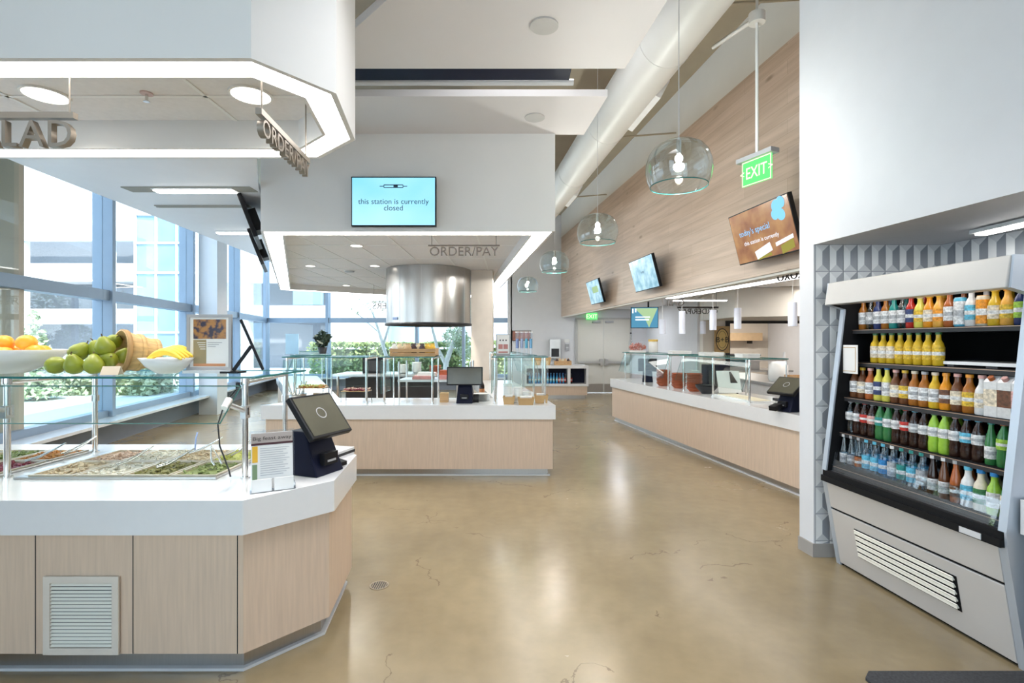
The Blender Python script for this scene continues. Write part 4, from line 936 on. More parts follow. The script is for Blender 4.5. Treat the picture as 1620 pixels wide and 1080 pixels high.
def pan(x, y, w_, h_, fk, label, n=60, size=.011):
    t = thing('food_pan', label, 'food pan', (x, y, T+.004), group='food pans in the salad wells'); o = [(-w_/2, -h_/2), (w_/2, -h_/2), (w_/2, h_/2), (-w_/2, h_/2)]
    part('pan_rim', G().ring(o, inset(o, .012), 0, .016), PT, t); part('pan_bed', G().prism(inset(o, .012), 0, .003), FMt[fk], t)
    c = part('food', food(0, n, w_/2-.025, h_/2-.025, size, rng, .008), FMt[fk], t); c['kind'] = 'stuff'
fk = ['cream', 'white', 'olive', 'greens', 'peach', 'white', 'cream', 'yellowgreen']
names = {'cream': 'shredded cheese', 'white': 'pale sliced onions', 'olive': 'dark olives', 'greens': 'green leaves', 'peach': 'peach coloured diced salad', 'yellowgreen': 'yellow green peppers', 'carrot': 'orange carrots', 'beet': 'dark beet pieces'}
for r_ in range(2):
    for c_ in range(4):
        k = fk[r_*4+c_]; k2 = fk[(r_*4+c_+r_) % 8]
        pan(-2.54+c_*.262, 2.98+r_*.34, .25, .32, k, 'pan of %s in the near salad well, %s of four, %s row' % (names[k], ORD[c_], ('front', 'back')[r_]))
for c_, k in enumerate(('beet', 'carrot', 'cream', 'white')):
    pan(-3.0-c_*.262, 3.0, .25, .32, k, 'pan of %s, left-edge salad well front row, %s from right' % (names[k], ORD[c_])); pan(-3.0-c_*.262, 3.33, .25, .30, ('carrot', 'greens', 'white', 'beet')[c_], 'pan of %s, left-edge salad well back row, %s from right' % (names[('carrot', 'greens', 'white', 'beet')[c_]], ORD[c_]))
def tongs(x, y, rz, label, m='chrome', tilt=.5):
    t = thing('tongs', label, 'tongs', (x, y, T+.03), rz, group='tongs resting in the food pans')
    for s_ in (-1, 1):
        part('arm', G().tube([(0, s_*.018, 0), (.06, s_*.022, .03*tilt), (.13, s_*.012, .10*tilt), (.19, 0, .17*tilt)], [.006, .005, .004, .004], 8), M[m], t)
for i, (x, y, rz, lb) in enumerate(((-2.32, 3.0, .9, 'steel tongs in the front pan second from the left'), (-2.05, 2.95, .7, 'steel tongs in the middle front pan'), (-1.8, 3.25, 1.2, 'steel tongs standing in the back right pan'), (-2.1, 3.33, .5, 'steel tongs resting in the back row middle pan'), (-1.72, 3.0, 2.3, 'steel tongs in the yellow peppers by the flyer'), (-2.95, 3.1, .8, 'steel tongs in the left-edge well among carrots'), (-2.9, 3.3, 1.1, 'steel tongs at the back of the left-edge well'))):
    tongs(x, y, rz, lb)
t = thing('ladle', 'small clear blue ladle hooked on the back rim of the near well', 'ladle', (-2.12, 3.42, T+.012)); part('handle', G().tube([(0, 0, 0), (.01, .0, .1), (.0, .03, .13)], .005, 8), mat('ladle_blue', (.35, .45, .75), .3), t); part('bowl', G().ball((0, 0, 0), .018, 12, sz=.7), M['chrome'], t)

def guard(name, label, posts_f, posts_b, ztop, shelf=None, slant_=None, r=.016, foot=True, zc=T):
    """posts + glass; posts given as (x, y)"""
    ox, oy = posts_f[0]; t = thing('sneeze_guard', label, 'sneeze guard', (ox, oy, zc))
    H = ztop-zc
    for (x, y) in posts_f+posts_b:
        p = part('post', G().cyl((x-ox, y-oy, 0), (x-ox, y-oy, H-.012), r, 14).cyl((x-ox, y-oy, 0), (x-ox, y-oy, .008), r*1.7, 14).cyl((x-ox, y-oy, H*.62), (x-ox, y-oy, H*.66+.02), r*1.5, 14), M['chrome'], t)
    for i in range(min(len(posts_f), len(posts_b))):
        (x0, y0), (x1, y1) = posts_f[i], posts_b[i]
        part('cross_arm', G().cyl((x0-ox, y0-oy, H-.03), (x1-ox, y1-oy, H-.03), r*.8, 10).cyl((x0-ox, y0-oy, H-.045), (x0-ox, y0-oy, H-.01), r*1.4, 12), M['chrome'], t)
    if shelf:
        part('glass_shelf', G().prism([(a-ox, b-oy) for a, b in shelf], H-.012, H, 0, 1), [M['guard'], M['gedge']], t)
    if slant_:
        (a0, a1, b0, b1) = slant_   # top-left, top-right, bottom-right, bottom-left xyz
        q = [Vector(v)-Vector((ox, oy, zc)) for v in slant_]; nn = (q[1]-q[0]).cross(q[3]-q[0]).normalized()*.005
        g = G(); vs = [v-nn for v in q]+[v+nn for v in q]
        g.add(vs, [(3, 2, 1, 0), (4, 5, 6, 7)], 0); g.add(vs, [(0, 1, 5, 4), (1, 2, 6, 5), (2, 3, 7, 6), (3, 0, 4, 7)], 1)
        part('front_glass', g, [M['guard'], M['gedge']], t)
        for (x, y) in posts_f:
            zz = (q[0].z+q[3].z)/2; yy = (q[0].y+q[3].y)/2; xx = x-ox
            part('glass_clamp', G().cyl((xx, y-oy, zz-.06), (xx, yy+.0, zz), r*.9, 10).cyl((xx, yy-.02, zz-.02), (xx, yy+.02, zz+.02), r*1.3, 12).box(xx-r, y-oy-r*1.6, zz-.10, xx+r, y-oy+r*1.6, zz-.03), M['steel_h'], t, bev=.002)
    return t
SZ = 1.406
guard('g', 'steel post sneeze guard with glass fruit shelf on the salad counter', [(-2.80, 2.84), (-1.48, 2.84), (-4.1, 2.84)], [(-2.85, 3.5), (-1.55, 3.5), (-4.15, 3.5)], SZ,
      [(-4.6, 2.83), (-1.42, 2.83), (-1.42, 3.53), (-4.6, 3.53)], [(-4.6, 2.76, 1.36), (-1.46, 2.76, 1.36), (-1.46, 2.56, 1.19), (-4.6, 2.56, 1.19)])
t = thing('power_cable', 'thin dark cable looping down the right guard post', 'cable', (-1.53, 2.82, T)); part('wire', G().tube([(.02, 0, .5), (-.05, 0, .42), (-.09, 0, .3), (-.08, 0, .18), (-.03, 0, .05), (-.02, 0, .01)], .004, 6), M['dark'], t); part('plug', G().cyl((.02, 0, .49), (.02, 0, .53), .012, 8), M['dark'], t)
# bowls and fruit on the glass shelf
def bowl(x, y, r, h, label, sx=1.0, lip=0):
    t = thing('fruit_bowl', label, 'bowl', (x, y, SZ)); g = G().lathe([(r*.32, 0), (r*.4, .004), (r*.75, h*.45), (r, h), (r*.97, h), (r*.7, h*.5), (r*.3, h*.15), (1e-4, h*.14)], 40, sx=sx)
    part('bowl_body', g, M['white'], t); return t
bowl(-3.13, 3.12, .29, .145, 'white flared bowl of oranges at the left end of the glass shelf', 1.35)
bowl(-2.10, 3.12, .15, .095, 'white flared bowl of bananas on the glass shelf')
def fruit(kind, loc, r, label, group, rz=0):
    t = thing(kind, label, kind, loc, rz, group)
    if kind == 'orange':
        part('peel', G().ball((0, 0, 0), r, 20, .95, 10, dimple=.12), M['orange'], t); part('stem_button', G().cyl((0, 0, r*.86), (0, 0, r*.92), r*.09, 8), M['stem'], t)
    else:
        part('flesh', G().lathe([(1e-4, -r*.95), (r*.5, -r*.9), (r*.9, -r*.5), (r, 0), (r*.88, r*.45), (r*.62, r*.85), (r*.42, r*1.15), (r*.2, r*1.3), (1e-4, r*1.28)], 20, sx=1.0), M['pear'], t); part('stem', G().tube([(0, 0, r*1.2), (r*.05, 0, r*1.45), (r*.15, 0, r*1.6)], r*.06, 6), M['stem'], t)
    return t
OC = [((-3.09, 2.98, 1.525), 'front left in the pile'), ((-2.97, 2.99, 1.522), 'front middle in the pile'), ((-2.86, 3.07, 1.535), 'front right end of the pile'), ((-3.03, 3.05, 1.59), 'upper left of the pile'), ((-2.91, 3.07, 1.592), 'highest on the pile'), ((-3.2, 3.0, 1.525), 'far left at the picture edge'), ((-3.02, 3.14, 1.53), 'back middle of the pile'), ((-2.90, 3.16, 1.53), 'back right of the pile')]
for i, (p, lb) in enumerate(OC): fruit('orange', p, .052, 'bright orange citrus fruit in the white bowl, '+lb, 'oranges in the left bowl')
t = thing('fruit_basket', 'wooden bushel basket tipped on its side spilling pears', 'basket', (-2.37, 3.24, SZ+.125)); t.rotation_euler = (math.radians(78), math.radians(0), math.radians(-52))
t.rotation_euler = Vector((-.55, -.82, .10)).to_track_quat('Z', 'Y').to_euler()
n_ = 24; g = G()
g.lathe([(.085, -.11), (.13, .10), (.124, .10), (.08, -.10), (1e-4, -.10)], 32)
part('slatted_side', g, M['basket'], t)
for z, r in ((.085, .132), (.0, .113), (-.09, .093)): part('hoop', G().lathe([(r-.004, z-.012), (r+.004, z-.012), (r+.005, z+.012), (r-.003, z+.012)], 32, cap0=False, cap1=False), mat('hoop_wood', (.42, .25, .10), .6) if z > .08 else M['basket'], t)
part('basket_floor', G().cyl((0, 0, -.11), (0, 0, -.10), .085, 24), M['basket'], t)
PC = [((-2.69, 3.02, 1.461), (.25, 1.3, 0), 'lowest at the far left'), ((-2.565, 3.0, 1.461), (.2, -.3, 0), 'lowest row middle'), ((-2.45, 3.0, 1.461), (-.1, .3, 0), 'lowest row right'), ((-2.60, 3.07, 1.535), (.3, -.6, 0), 'second tier left'), ((-2.52, 3.12, 1.545), (0, .4, 0), 'second tier middle'), ((-2.44, 3.07, 1.565), (.2, .1, .3), 'top right in the basket mouth'), ((-2.43, 3.08, 1.49), (.4, 1.2, 0), 'lower right in the basket mouth'), ((-2.49, 3.2, 1.60), (1, .4, 0), 'deep inside the basket top'), ((-2.40, 3.16, 1.51), (.6, -.4, 0), 'deep inside the basket right')]
for i, (p, rt, lb) in enumerate(PC):
    f = fruit('pear', p, .052 if i < 7 else .045, 'green pear, '+lb, 'green pears spilling from the basket'); f.rotation_euler = (rt[0], rt[1], rt[2]+i)
for i in range(5):
    t = thing('banana', 'yellow banana in the small white bowl, %s' % ('front lowest', 'second from the front', 'middle of the bunch', 'behind the middle', 'backmost')[i], 'banana', (-2.07, 3.05+i*.03, SZ+.088+i*.005), -.12+i*.04, 'bananas in the small bowl')
    pts = [(-.11+.22*k/8, 0, .045*math.sin(PI*k/8)) for k in range(9)]
    part('peel', G().tube(pts, [.009, .015, .019, .021, .021, .020, .018, .013, .007], 8), M['banana'], t); part('stem', G().tube([(-.11, 0, 0), (-.135, 0, -.006)], [.007, .005], 6), M['stem'], t)
t = thing('tent_card', 'small cream folded card by the pear basket', 'card', (-2.33, 2.97, SZ)); part('card', G().obox((0, 0, .025), (.045, .01, 0), (0, .0008, 0), (0, .012, .025)).obox((.0, .024, .025), (.045, .01, 0), (0, .0008, 0), (0, -.012, .025)), mat('cream_card', (.72, .60, .46), .7), t)
# framed flyer on the shelf
t = thing('flyer_stand', 'grey framed flyer with a food photo standing on the glass shelf', 'flyer', (-1.86, 3.15, SZ), -.03)
part('foot', G().box(-.145, -.04, 0, .15, .05, .018), M['quartz'], t); part('frame', G().ring([(-.14, .018), (.14, .018), (.14, .36), (-.14, .36)], [(-.122, .036), (.122, .036), (.122, .342), (-.122, .342)], -.008, .008).xf(Matrix.Rotation(PI/2, 4, 'X')), M['grey'], t)
pg = part('poster', G().box(-.122, -.002, .036, .122, .002, .342), M['paper'], t)
part('photo', G().box(-.10, -.0035, .21, .104, -.002, .33), screen_mat('food_photo', grad((.03, .02, .06), (.60, .28, .05), 28, (.42, .58)), .35), pg)
part('text_block', G().box(-.10, -.0035, .055, -.02, -.002, .205), mat('khaki_print', (.30, .24, .13), .7), pg); part('footer_bar', G().box(-.10, -.0038, .042, .10, -.002, .058), mat('orange_print', (.55, .25, .12), .7), pg)
g = G()
for k in range(4): g.box(-.075+k*.006, -.0045, .185-k*.013, -.024, -.0035, .189-k*.013)
part('print_line', g, M['paper'], pg)
g = G()
for k in range(3): g.box(-.01, -.0045, .186-k*.012, .08-k*.02, -.0035, .190-k*.012)
part('print_line', g, M['grey'], pg)
# black tilted display on stand behind the flyer
t = thing('tablet_display', 'black tilted display on an angled stand at the right end of the glass shelf', 'display', (-1.60, 3.15, SZ))
part('screen_slab', G().obox((.0, 0, .175), (.067, .0, -.15), (-.05, .10, 0), (.008, 0, .004)), M['black'], t, bev=.003); part('stand_arm', G().obox((-.06, 0, .09), (.055, 0, .075), (-.014, .027, 0), (.009, 0, -.007)), M['black'], t); part('stand_foot', G().box(-.17, -.05, 0, -.06, .05, .012), M['black'], t)

# leaflet holder on the salad counter
t = thing('leaflet_holder', 'clear acrylic leaflet holder with printed notice and two card pockets on the salad counter', 'sign holder', (-1.225, 2.62, T), .50); t.scale = (1.25, 1, 1)
pg = part('notice', G().obox((0, .02, .145), (.078, 0, 0), (0, .001, 0), (0, .02, .14)), M['paper'], t)
def onp(x, z): return (x, .02+(z-.145)*.1429-.0025, z)
def strip(x0, x1, z0, z1, e=0):
    a, b, c_, d_ = onp(x0, z0), onp(x1, z0), onp(x1, z1), onp(x0, z1); return G().add([(p[0], p[1]-e, p[2]) for p in (a, b, c_, d_)], [(0, 1, 2, 3)])
part('header_band', strip(-.078, .078, .235, .283), mat('notice_header', (.42, .36, .33), .7), pg); part('dark_stripe', strip(-.078, .078, .224, .235), mat('maroon_print', (.06, .015, .02), .6), pg)
part('yellow_block', strip(-.074, -.054, .14, .22), mat('yellow_print', (.75, .42, .03), .6), pg); part('green_block', strip(-.074, -.056, .05, .13), mat('green_print', (.18, .26, .14), .6), pg)
g = G()
for k in range(13):
    s_ = strip(-.045, .065-(k*37 % 5)*.006, .205-k*.011, .2085-k*.011); g.add(s_.v, s_.f)
part('print_line', g, mat('grey_print', (.45, .45, .47), .7), pg)
l = lettering('Big feast away', .026, M['ink_k'], pg, (0, .030, .252)); l.location = (0, .0295, .250); l.rotation_euler = (-.14, 0, 0)
part('acrylic_back', G().obox((0, .024, .148), (.084, 0, 0), (0, .0015, 0), (0, .021, .148)), M['clear'], t); part('acrylic_foot', G().box(-.084, -.05, 0, .084, .02, .003).box(-.084, -.05, .003, -.081, .03, .03).box(.081, -.05, .003, .084, .03, .03), M['clear'], t)
for s_ in (-1, 1): part('card_pocket', G().obox((s_*.041, -.03, .032), (.036, 0, 0), (0, .004, 0), (0, .006, .03)), M['paper'], t)
# register
def pos(loc, rz, label, tilt=38, w_=.30, h_=.22, s=1.0, smat='scr_dark', logo=True, z=.30):
    t = thing('register_terminal', label, 'cash register', loc, rz)
    part('base_body', G().add([(-.10*s, -.10*s, 0), (.10*s, -.10*s, 0), (.10*s, .13*s, 0), (-.10*s, .13*s, 0), (-.085*s, -.01*s, .22*s), (.085*s, -.01*s, .22*s), (.085*s, .10*s, .22*s), (-.085*s, .10*s, .22*s)], [(3, 2, 1, 0), (4, 5, 6, 7), (0, 1, 5, 4), (1, 2, 6, 5), (2, 3, 7, 6), (3, 0, 4, 7)]), M['navyblack'], t, bev=.008)
    part('printer_slot', G().box(-.05*s, -.104*s, .05*s, .05*s, -.07*s, .11*s), M['black'], t, bev=.004)
    part('indicator_strip', G().box(-.03*s, -.107*s, .065*s, .03*s, -.104*s, .075*s), M['grey'], t)
    a = math.radians(tilt); up = Vector((0, math.sin(a), math.cos(a))); nr = Vector((0, -math.cos(a), math.sin(a))); c = Vector((0, -.03*s, z*s))
    sc = part('touch_screen', G().obox(c, (w_/2*s, 0, 0), nr*.016*s, up*h_/2*s), M['black'], t, bev=.005)
    part('screen_glass', G().obox(c+nr*.0165*s, (w_/2*s-.014*s, 0, 0), nr*.001, up*(h_/2*s-.014*s)), M[smat], sc)
    if logo and tilt > 30: part('screen_emblem', G().ring([(math.cos(k*PI/12)*.036, math.sin(k*PI/12)*.036) for k in range(24)], [(math.cos(k*PI/12)*.030, math.sin(k*PI/12)*.030) for k in range(24)], 0, .0006).xf(Matrix.Translation(c+nr*.0176*s+up*.01) @ Matrix.Rotation(PI/2-a, 4, 'X')), M['grey'], sc)
    part('screen_hinge', G().cyl(c-nr*.03*s+Vector((-.05*s, 0, 0)), c-nr*.03*s+Vector((.05*s, 0, 0)), .025*s, 12), M['black'], t)
    return t
t = pos((0, 0, T), 1.2, 'black touch-screen register on the chamfered corner of the salad counter', 38, .29, .25, 1.12, z=.29)
t.location = (-1.14, 2.97, T)
part('card_reader', G().obox((.15, -.03, .03), (.03, 0, 0), (0, .05, .01), (0, 0, .012)).cyl((.15, 0, 0), (.15, 0, .02), .02, 10), M['black'], t, bev=.003)
t = thing('receipt_printer', 'flat grey receipt box behind the near register', 'printer', (-1.16, 3.36, T), 1.3); part('case', G().box(-.1, -.08, 0, .1, .08, .05), M['pale_grey'], t, bev=.006); part('dark_band', G().box(-.102, -.082, .018, .102, .082, .035), M['dark'], t)
t = pos((-.58, 6.32, T), 0, 'black register facing front on the centre counter', 8, .44, .225, 1.0, z=.33)
part('card_reader', G().obox((.14, -.05, .06), (.035, 0, 0), (0, .04, .03), (0, -.01, .02)), M['black'], t, bev=.004)
# servery counter register seen from behind
t = pos((3.0, 5.55, T), -1.2, 'black register with angled screen at the near end of the servery counter', 50, .34, .26, 1.0, z=.27)
part('card_reader', G().obox((-.02, -.17, .05), (.045, 0, 0), (0, .05, .015), (0, -.005, .025)), M['black'], t, bev=.004)
# ------------------------------------------------------------------ centre station
CS = 1.415
def glassq(t, q, th=.006):
    q = [Vector(v) for v in q]; nn = (q[1]-q[0]).cross(q[3]-q[0]).normalized()*th/2
    g = G(); vs = [v-nn for v in q]+[v+nn for v in q]
    g.add(vs, [(3, 2, 1, 0), (4, 5, 6, 7)], 0); g.add(vs, [(0, 1, 5, 4), (1, 2, 6, 5), (2, 3, 7, 6), (3, 0, 4, 7)], 1)
    return part('glass_panel', g, [M['guard'], M['gedge']], t)
def guard2(label, pts, ztop, depth, zc=T, mid=.22, rz=0, ends=True):
    """post row along pts (world xy); depth = vector (x,y) to the back row"""
    ox, oy = pts[0]; t = thing('sneeze_guard', label, 'sneeze guard', (ox, oy, zc)); H = ztop-zc; dx_, dy_ = depth
    for (x, y) in pts:
        x -= ox; y -= oy
        part('post', G().cyl((x, y, 0), (x, y, H-.012), .014, 12).cyl((x, y, 0), (x, y, .006), .025, 12), M['chrome'], t)
        part('cross_arm', G().bar((x, y, H-.022), (x+dx_, y+dy_, H-.022), .018, .018), M['chrome'], t)
        part('rear_post', G().cyl((x+dx_, y+dy_, 0), (x+dx_, y+dy_, H-.012), .010, 10), M['chrome'], t)
    a = Vector((pts[0][0]-ox, pts[0][1]-oy, 0)); b = Vector((pts[-1][0]-ox, pts[-1][1]-oy, 0)); d = (b-a).normalized()*.04; dv = Vector((dx_, dy_, 0)); a = a-d; b = b+d; u = Vector((0, 0, 1))
    g = G(); poly = [tuple((a-dv*.1).xy), tuple((b-dv*.1).xy), tuple((b+dv).xy), tuple((a+dv).xy)]
    part('glass_shelf', G().prism(poly, H-.012, H, 0, 1), [M['guard'], M['gedge']], t)
    glassq(t, [a-dv*.02+u*(H-.05), b-dv*.02+u*(H-.05), b-dv*.25+u*mid, a-dv*.25+u*mid])
    if ends: glassq(t, [a+u*(H-.04), a+dv+u*(H-.04), a+dv+u*.12, a+u*.12])
    return t
guard2('steel and glass guard on the centre counter under the wooden crate', [(-1.556, 6.24), (-.97, 6.24)], CS, (0, .5))
guard2('steel and glass guard at the right end of the centre counter by the kraft boxes', [(-.208, 6.24), (.40, 6.24)], CS, (0, .5))
guard2('steel and glass guard at the left end of the centre counter above the snack trays', [(-2.75, 6.26), (-1.78, 6.26)], CS, (0, .5))
guard2('glass guard running along the left worktop by the windows', [(-2.98, 7.0), (-3.55, 8.4), (-4.15, 9.8)], CS, (.45, .18))
guard2('glass guard running along the right aisle worktop of the centre station', [(.30, 7.05), (.16, 8.2), (.0, 9.4)], CS, (-.4, -.03))
# crate of snacks
def crate(loc, w_, d_, h_, label, rz=0, fill=True, group=None, n=2):
    t = thing('wooden_crate', label, 'crate', loc, rz, group); rr = random.Random(int(loc[0]*100))
    part('crate_floor', G().box(-w_/2, -d_/2, 0, w_/2, d_/2, .008), M['wood'], t)
    for k in range(n):
        z0 = h_*k/n+.002; z1 = h_*(k+1)/n-.006
        part('front_slat', G().box(-w_/2, -d_/2-.01, z0, w_/2, -d_/2, z1), M['wood'], t); part('back_slat', G().box(-w_/2, d_/2, z0, w_/2, d_/2+.01, z1), M['wood'], t)
    part('end_board', G().box(-w_/2, -d_/2, 0, -w_/2+.012, d_/2, h_), M['wood'], t); part('end_board', G().box(w_/2-.012, -d_/2, 0, w_/2, d_/2, h_), M['wood'], t)
    return t
c = crate((-1.235, 6.5, CS), .56, .30, .10, 'wooden crate of bagged snacks on top of the centre glass guard')
fm = [mat('snack_%s' % k, v, .45, var=.3, scale=20) for k, v in (('yellow', (.75, .48, .06)), ('cream', (.70, .58, .38)), ('tan', (.58, .40, .22)), ('white', (.78, .76, .70)), ('dark', (.06, .03, .03)))]
rr = random.Random(5)
for i in range(9):
    x = -.24+i*.058; k = (3, 1, 1, 2, 4, 1, 4, 0, 0)[i]
    t = thing('snack_bag', '%s snack bag in the wooden crate, %s from the left' % (('cream', 'yellowish cream', 'pale tan', 'tan', 'dark', 'beige', 'black', 'yellow', 'bright yellow')[i], ORD[i]), 'snack bag', (-1.235+x, 6.42+.04*(i % 3), CS+.012), rr.uniform(-.3, .3), 'snack bags in the crate')
    part('pouch', G().ball((0, 0, .065), .05, 12, 1.5, 8, sx=.9, sy=.35), fm[k], t); part('crimped_top', G().box(-.03, -.002, .13, .03, .002, .15), fm[k], t)
def wire_tray(x, label, k, n=26, w_=.33):
    t = thing('snack_tray', label, 'tray', (x, 6.45, T))
    g = G(); h = .17 if k else .13
    for sx_ in (-1, 1):
        for sy_ in (-1, 1): g.cyl((sx_*w_/2, sy_*.1, 0), (sx_*w_/2, sy_*.1, h), .004, 6)
    for sx_ in (-1, 1): g.cyl((sx_*w_/2, -.1, h), (sx_*w_/2, .1, h), .004, 6)
    part('wire_stand', g, M['dark'], t); part('tray_pan', G().box(-w_/2, -.1, h, w_/2, .1, h+.008), M['wood'], t)
    f = part('food', food(0, 90, w_/2-.02, .08, .016, rr, h+.018), FMt['carrot' if k else 'beet'], t); f['kind'] = 'stuff'
    f = part('food', food(0, 50, w_/2-.02, .08, .016, rr, h+.022), FMt['yellowgreen' if k else 'peach'], t); f['kind'] = 'stuff'
wire_tray(AT(495, 600, 6.45)[0], 'raised tray of orange and yellow snacks at the left end of the centre counter', 1)
wire_tray(AT(564, 600, 6.45)[0], 'raised tray of dark bagged snacks on the centre counter, right of the orange tray', 0)
# items on the centre counter
def simple(name, label, cat, loc, parts, rz=0, group=None):
    t = thing(name, label, cat, loc, rz, group)
    for pn, g, m in parts: part(pn, g, m, t)
    return t
for i, (u, h, lb) in enumerate(((803, .235, 'tallest'), (820, .19, 'middle'), (834, .135, 'shortest'))):
    x = AT(u, 0, 6.36)[0]; g = G(); n_ = int(h/.014)
    g.lathe([(.042, 0)]+[p for k in range(n_) for p in ((.050, k*.014+.004), (.056, k*.014+.013), (.053, k*.0141+.0135))], 24)
    simple('cup_stack', '%s of the white paper cup stacks at the right end of the centre counter' % lb, 'cups', (x, 6.36, T), [('stacked_cups', g, M['white']), ('top_rim', G().lathe([(.056, n_*.014), (.058, n_*.014+.003), (.056, n_*.014+.006)], 24, cap0=False, cap1=False), M['paper'])], group='paper cup stacks')
def box_open(w_, d_, h_, fl=.015):
    g = G().box(-w_/2, -d_/2, 0, w_/2, d_/2, .004)
    o = [(-w_/2, -d_/2), (w_/2, -d_/2), (w_/2, d_/2), (-w_/2, d_/2)]; i_ = inset(o, -fl)
    n = 4; vs = [(p[0], p[1], 0) for p in o]+[(p[0], p[1], h_) for p in i_]; g.add(vs, [(k, (k+1) % 4, 4+(k+1) % 4, 4+k) for k in range(4)]); 
    vs2 = [(p[0]*.985, p[1]*.98, .001) for p in o]+[(p[0]*.985, p[1]*.98, h_) for p in i_]; g.add(vs2, [(4+k, 4+(k+1) % 4, (k+1) % 4, k) for k in range(4)]); return g
for (u, y, w_, h_, lb) in ((805, 6.22, .12, .09, 'left of the cup stacks, holding wrapped cutlery'), (832, 6.14, .17, .085, 'front one with flared sides'), (856, 6.30, .14, .10, 'rightmost, beside the guard post')):
    x = AT(u, 0, y)[0]; simple('kraft_box', 'brown kraft card box on the centre counter, '+lb, 'box', (x, y, T), [('card_tray', box_open(w_, .13, h_), M['tan']), ('napkins', G().box(-w_/2+.015, -.045, .01, w_/2-.015, .045, h_+.015), M['paper'])], group='kraft boxes by the cups')
simple('kraft_box', 'small wooden box just left of the centre register', 'box', (AT(703, 0, 6.4)[0], 6.4, T), [('box_body', G().box(-.05, -.05, 0, .05, .05, .10), M['wood']), ('lid_edge', G().box(-.052, -.052, .10, .052, .052, .115), M['tan'])])
g = G()
for k in range(8): g.lathe([(.07, k*.010), (.10, k*.010+.006), (.103, k*.010+.008), (.07, k*.010+.004)], 28)
simple('plate_stack', 'low stack of white plates right of the centre register', 'plates', (AT(762, 0, 6.55)[0], 6.55, T), [('plates', g, M['white']), ('top_plate', G().lathe([(1e-4, .082), (.07, .082), (.102, .09), (.10, .093), (.07, .086), (1e-4, .086)], 28), M['paper'])])
simple('plate_stack', 'white trays stacked behind the plates on the centre counter', 'plates', (AT(745, 0, 6.7)[0], 6.72, T), [('trays', G().box(-.11, -.07, 0, .11, .07, .05), M['white']), ('top_tray', G().box(-.115, -.075, .05, .115, .075, .062), M['paper'])])
simple('sauce_bottle', 'slim dark bottle with copper label behind the centre register', 'bottle', (AT(763, 0, 6.9)[0], 6.8, T+.0), [('body', G().lathe([(.032, 0), (.035, .01), (.035, .17), (.012, .23), (.012, .30)], 16), cmat('cola', COL['cola'], .15)), ('label_wrap', G().lathe([(.0358, .03), (.0358, .13)], 16, cap0=False, cap1=False), mat('copper_label', (.50, .20, .08), .4, metal=.3)), ('cap', G().cyl((0, 0, .30), (0, 0, .32), .014, 12), M['grey'])])
simple('sign_holder', 'white framed menu card standing on the right glass guard', 'sign', (AT(796, 0, 6.5)[0], 6.5, CS), [('frame', G().box(-.09, -.004, .0, .09, .004, .28), M['grey']), ('card', G().box(-.078, -.006, .03, .078, -.004, .268), M['paper']), ('print_band', G().box(-.06, -.008, .09, -.005, -.006, .15).box(.005, -.008, .09, .06, -.006, .15).box(-.06, -.008, .04, .06, -.006, .06), mat('red_print', (.50, .22, .20), .6)), ('icon_row', G().box(-.045, -.008, .19, -.03, -.006, .21).box(-.008, -.008, .19, .008, -.006, .21).box(.03, -.008, .19, .045, -.006, .21), M['dark'])])
t = thing('straw_dispenser', 'clear multi-tube dispenser of blue straws and cutlery on the right glass guard', 'dispenser', (AT(829, 0, 6.5)[0], 6.5, CS))
part('base_plate', G().box(-.12, -.06, 0, .12, .06, .012), M['clear'], t)
for k in range(4): part('tube', G().cyl((-.085+k*.057, 0, .012), (-.085+k*.057, 0, .30), .024, 14, caps=False), M['clear'], t); part('contents', G().cyl((-.085+k*.057, 0, .10), (-.085+k*.057, 0, .22), .018, 12), mat('straw_%d' % k, ((.12, .18, .45), (.35, .40, .60), (.05, .45, .65), (.08, .35, .60))[k], .4), t); part('tube_cap', G().cyl((-.085+k*.057, 0, .30), (-.085+k*.057, 0, .31), .026, 14), M['white'], t)
# cooking gear behind: packages and stacks on the cart and prep table
for i, (x, y, z, w_, d_, h_, m, lb) in enumerate(((-1.35, 7.8, 1.03, .30, .22, .05, 'pink', 'pink wrapped flat package on the steel shelf, left'), (-.95, 7.85, 1.03, .34, .25, .06, 'pink', 'pink wrapped flat package on the steel shelf, right'), (-1.3, 7.85, 1.08, .28, .2, .05, 'paper', 'white wrapped package on the pink one'), (-1.0, 7.9, 1.09, .22, .2, .07, 'terra', 'rust-red wrapped stack on the steel shelf'), (-1.15, 7.9, .62, .7, .4, .09, 'navyblack', 'folded dark cloths on the lower steel shelf'))):
    simple('wrapped_package', lb, 'package', (x, y, z), [('bundle', G().box(-w_/2, -d_/2, 0, w_/2, d_/2, h_*.6), M[m]), ('upper_fold', G().box(-w_/2*.92, -d_/2*.95, h_*.6, w_/2*.95, d_/2*.9, h_), M[m])])
for i, (x, y, n_, m, r, lb) in enumerate(((-2.15, 10.1, 8, 'white', .11, 'stack of white bowls on the prep table, left'), (-1.9, 10.2, 10, 'white', .10, 'stack of white bowls on the prep table, right'), (-1.5, 10.0, 7, 'terra', .12, 'stack of rust-red bowls on the prep table'))):
    g = G()
    for k in range(n_): g.lathe([(r*.5, k*.02), (r, k*.02+.035), (r*.97, k*.02+.035), (r*.5, k*.02+.008)], 24)
    simple('bowl_stack', lb, 'bowls', (x, y, .97), [('bowls', g, M[m]), ('rim', G().lathe([(r, n_*.02+.016), (r*1.02, n_*.02+.018), (r, n_*.02+.02)], 24, cap0=False, cap1=False), M[m])], group='bowl stacks on the prep table')
t = simple('black_appliance', 'black boxy coffee machine on the prep table', 'appliance', (-2.75, 10.25, .97), [('casing', G().box(-.2, -.15, 0, .2, .15, .32), M['black']), ('front_panel', G().box(-.17, -.16, .05, .17, -.15, .25), M['dark'])])
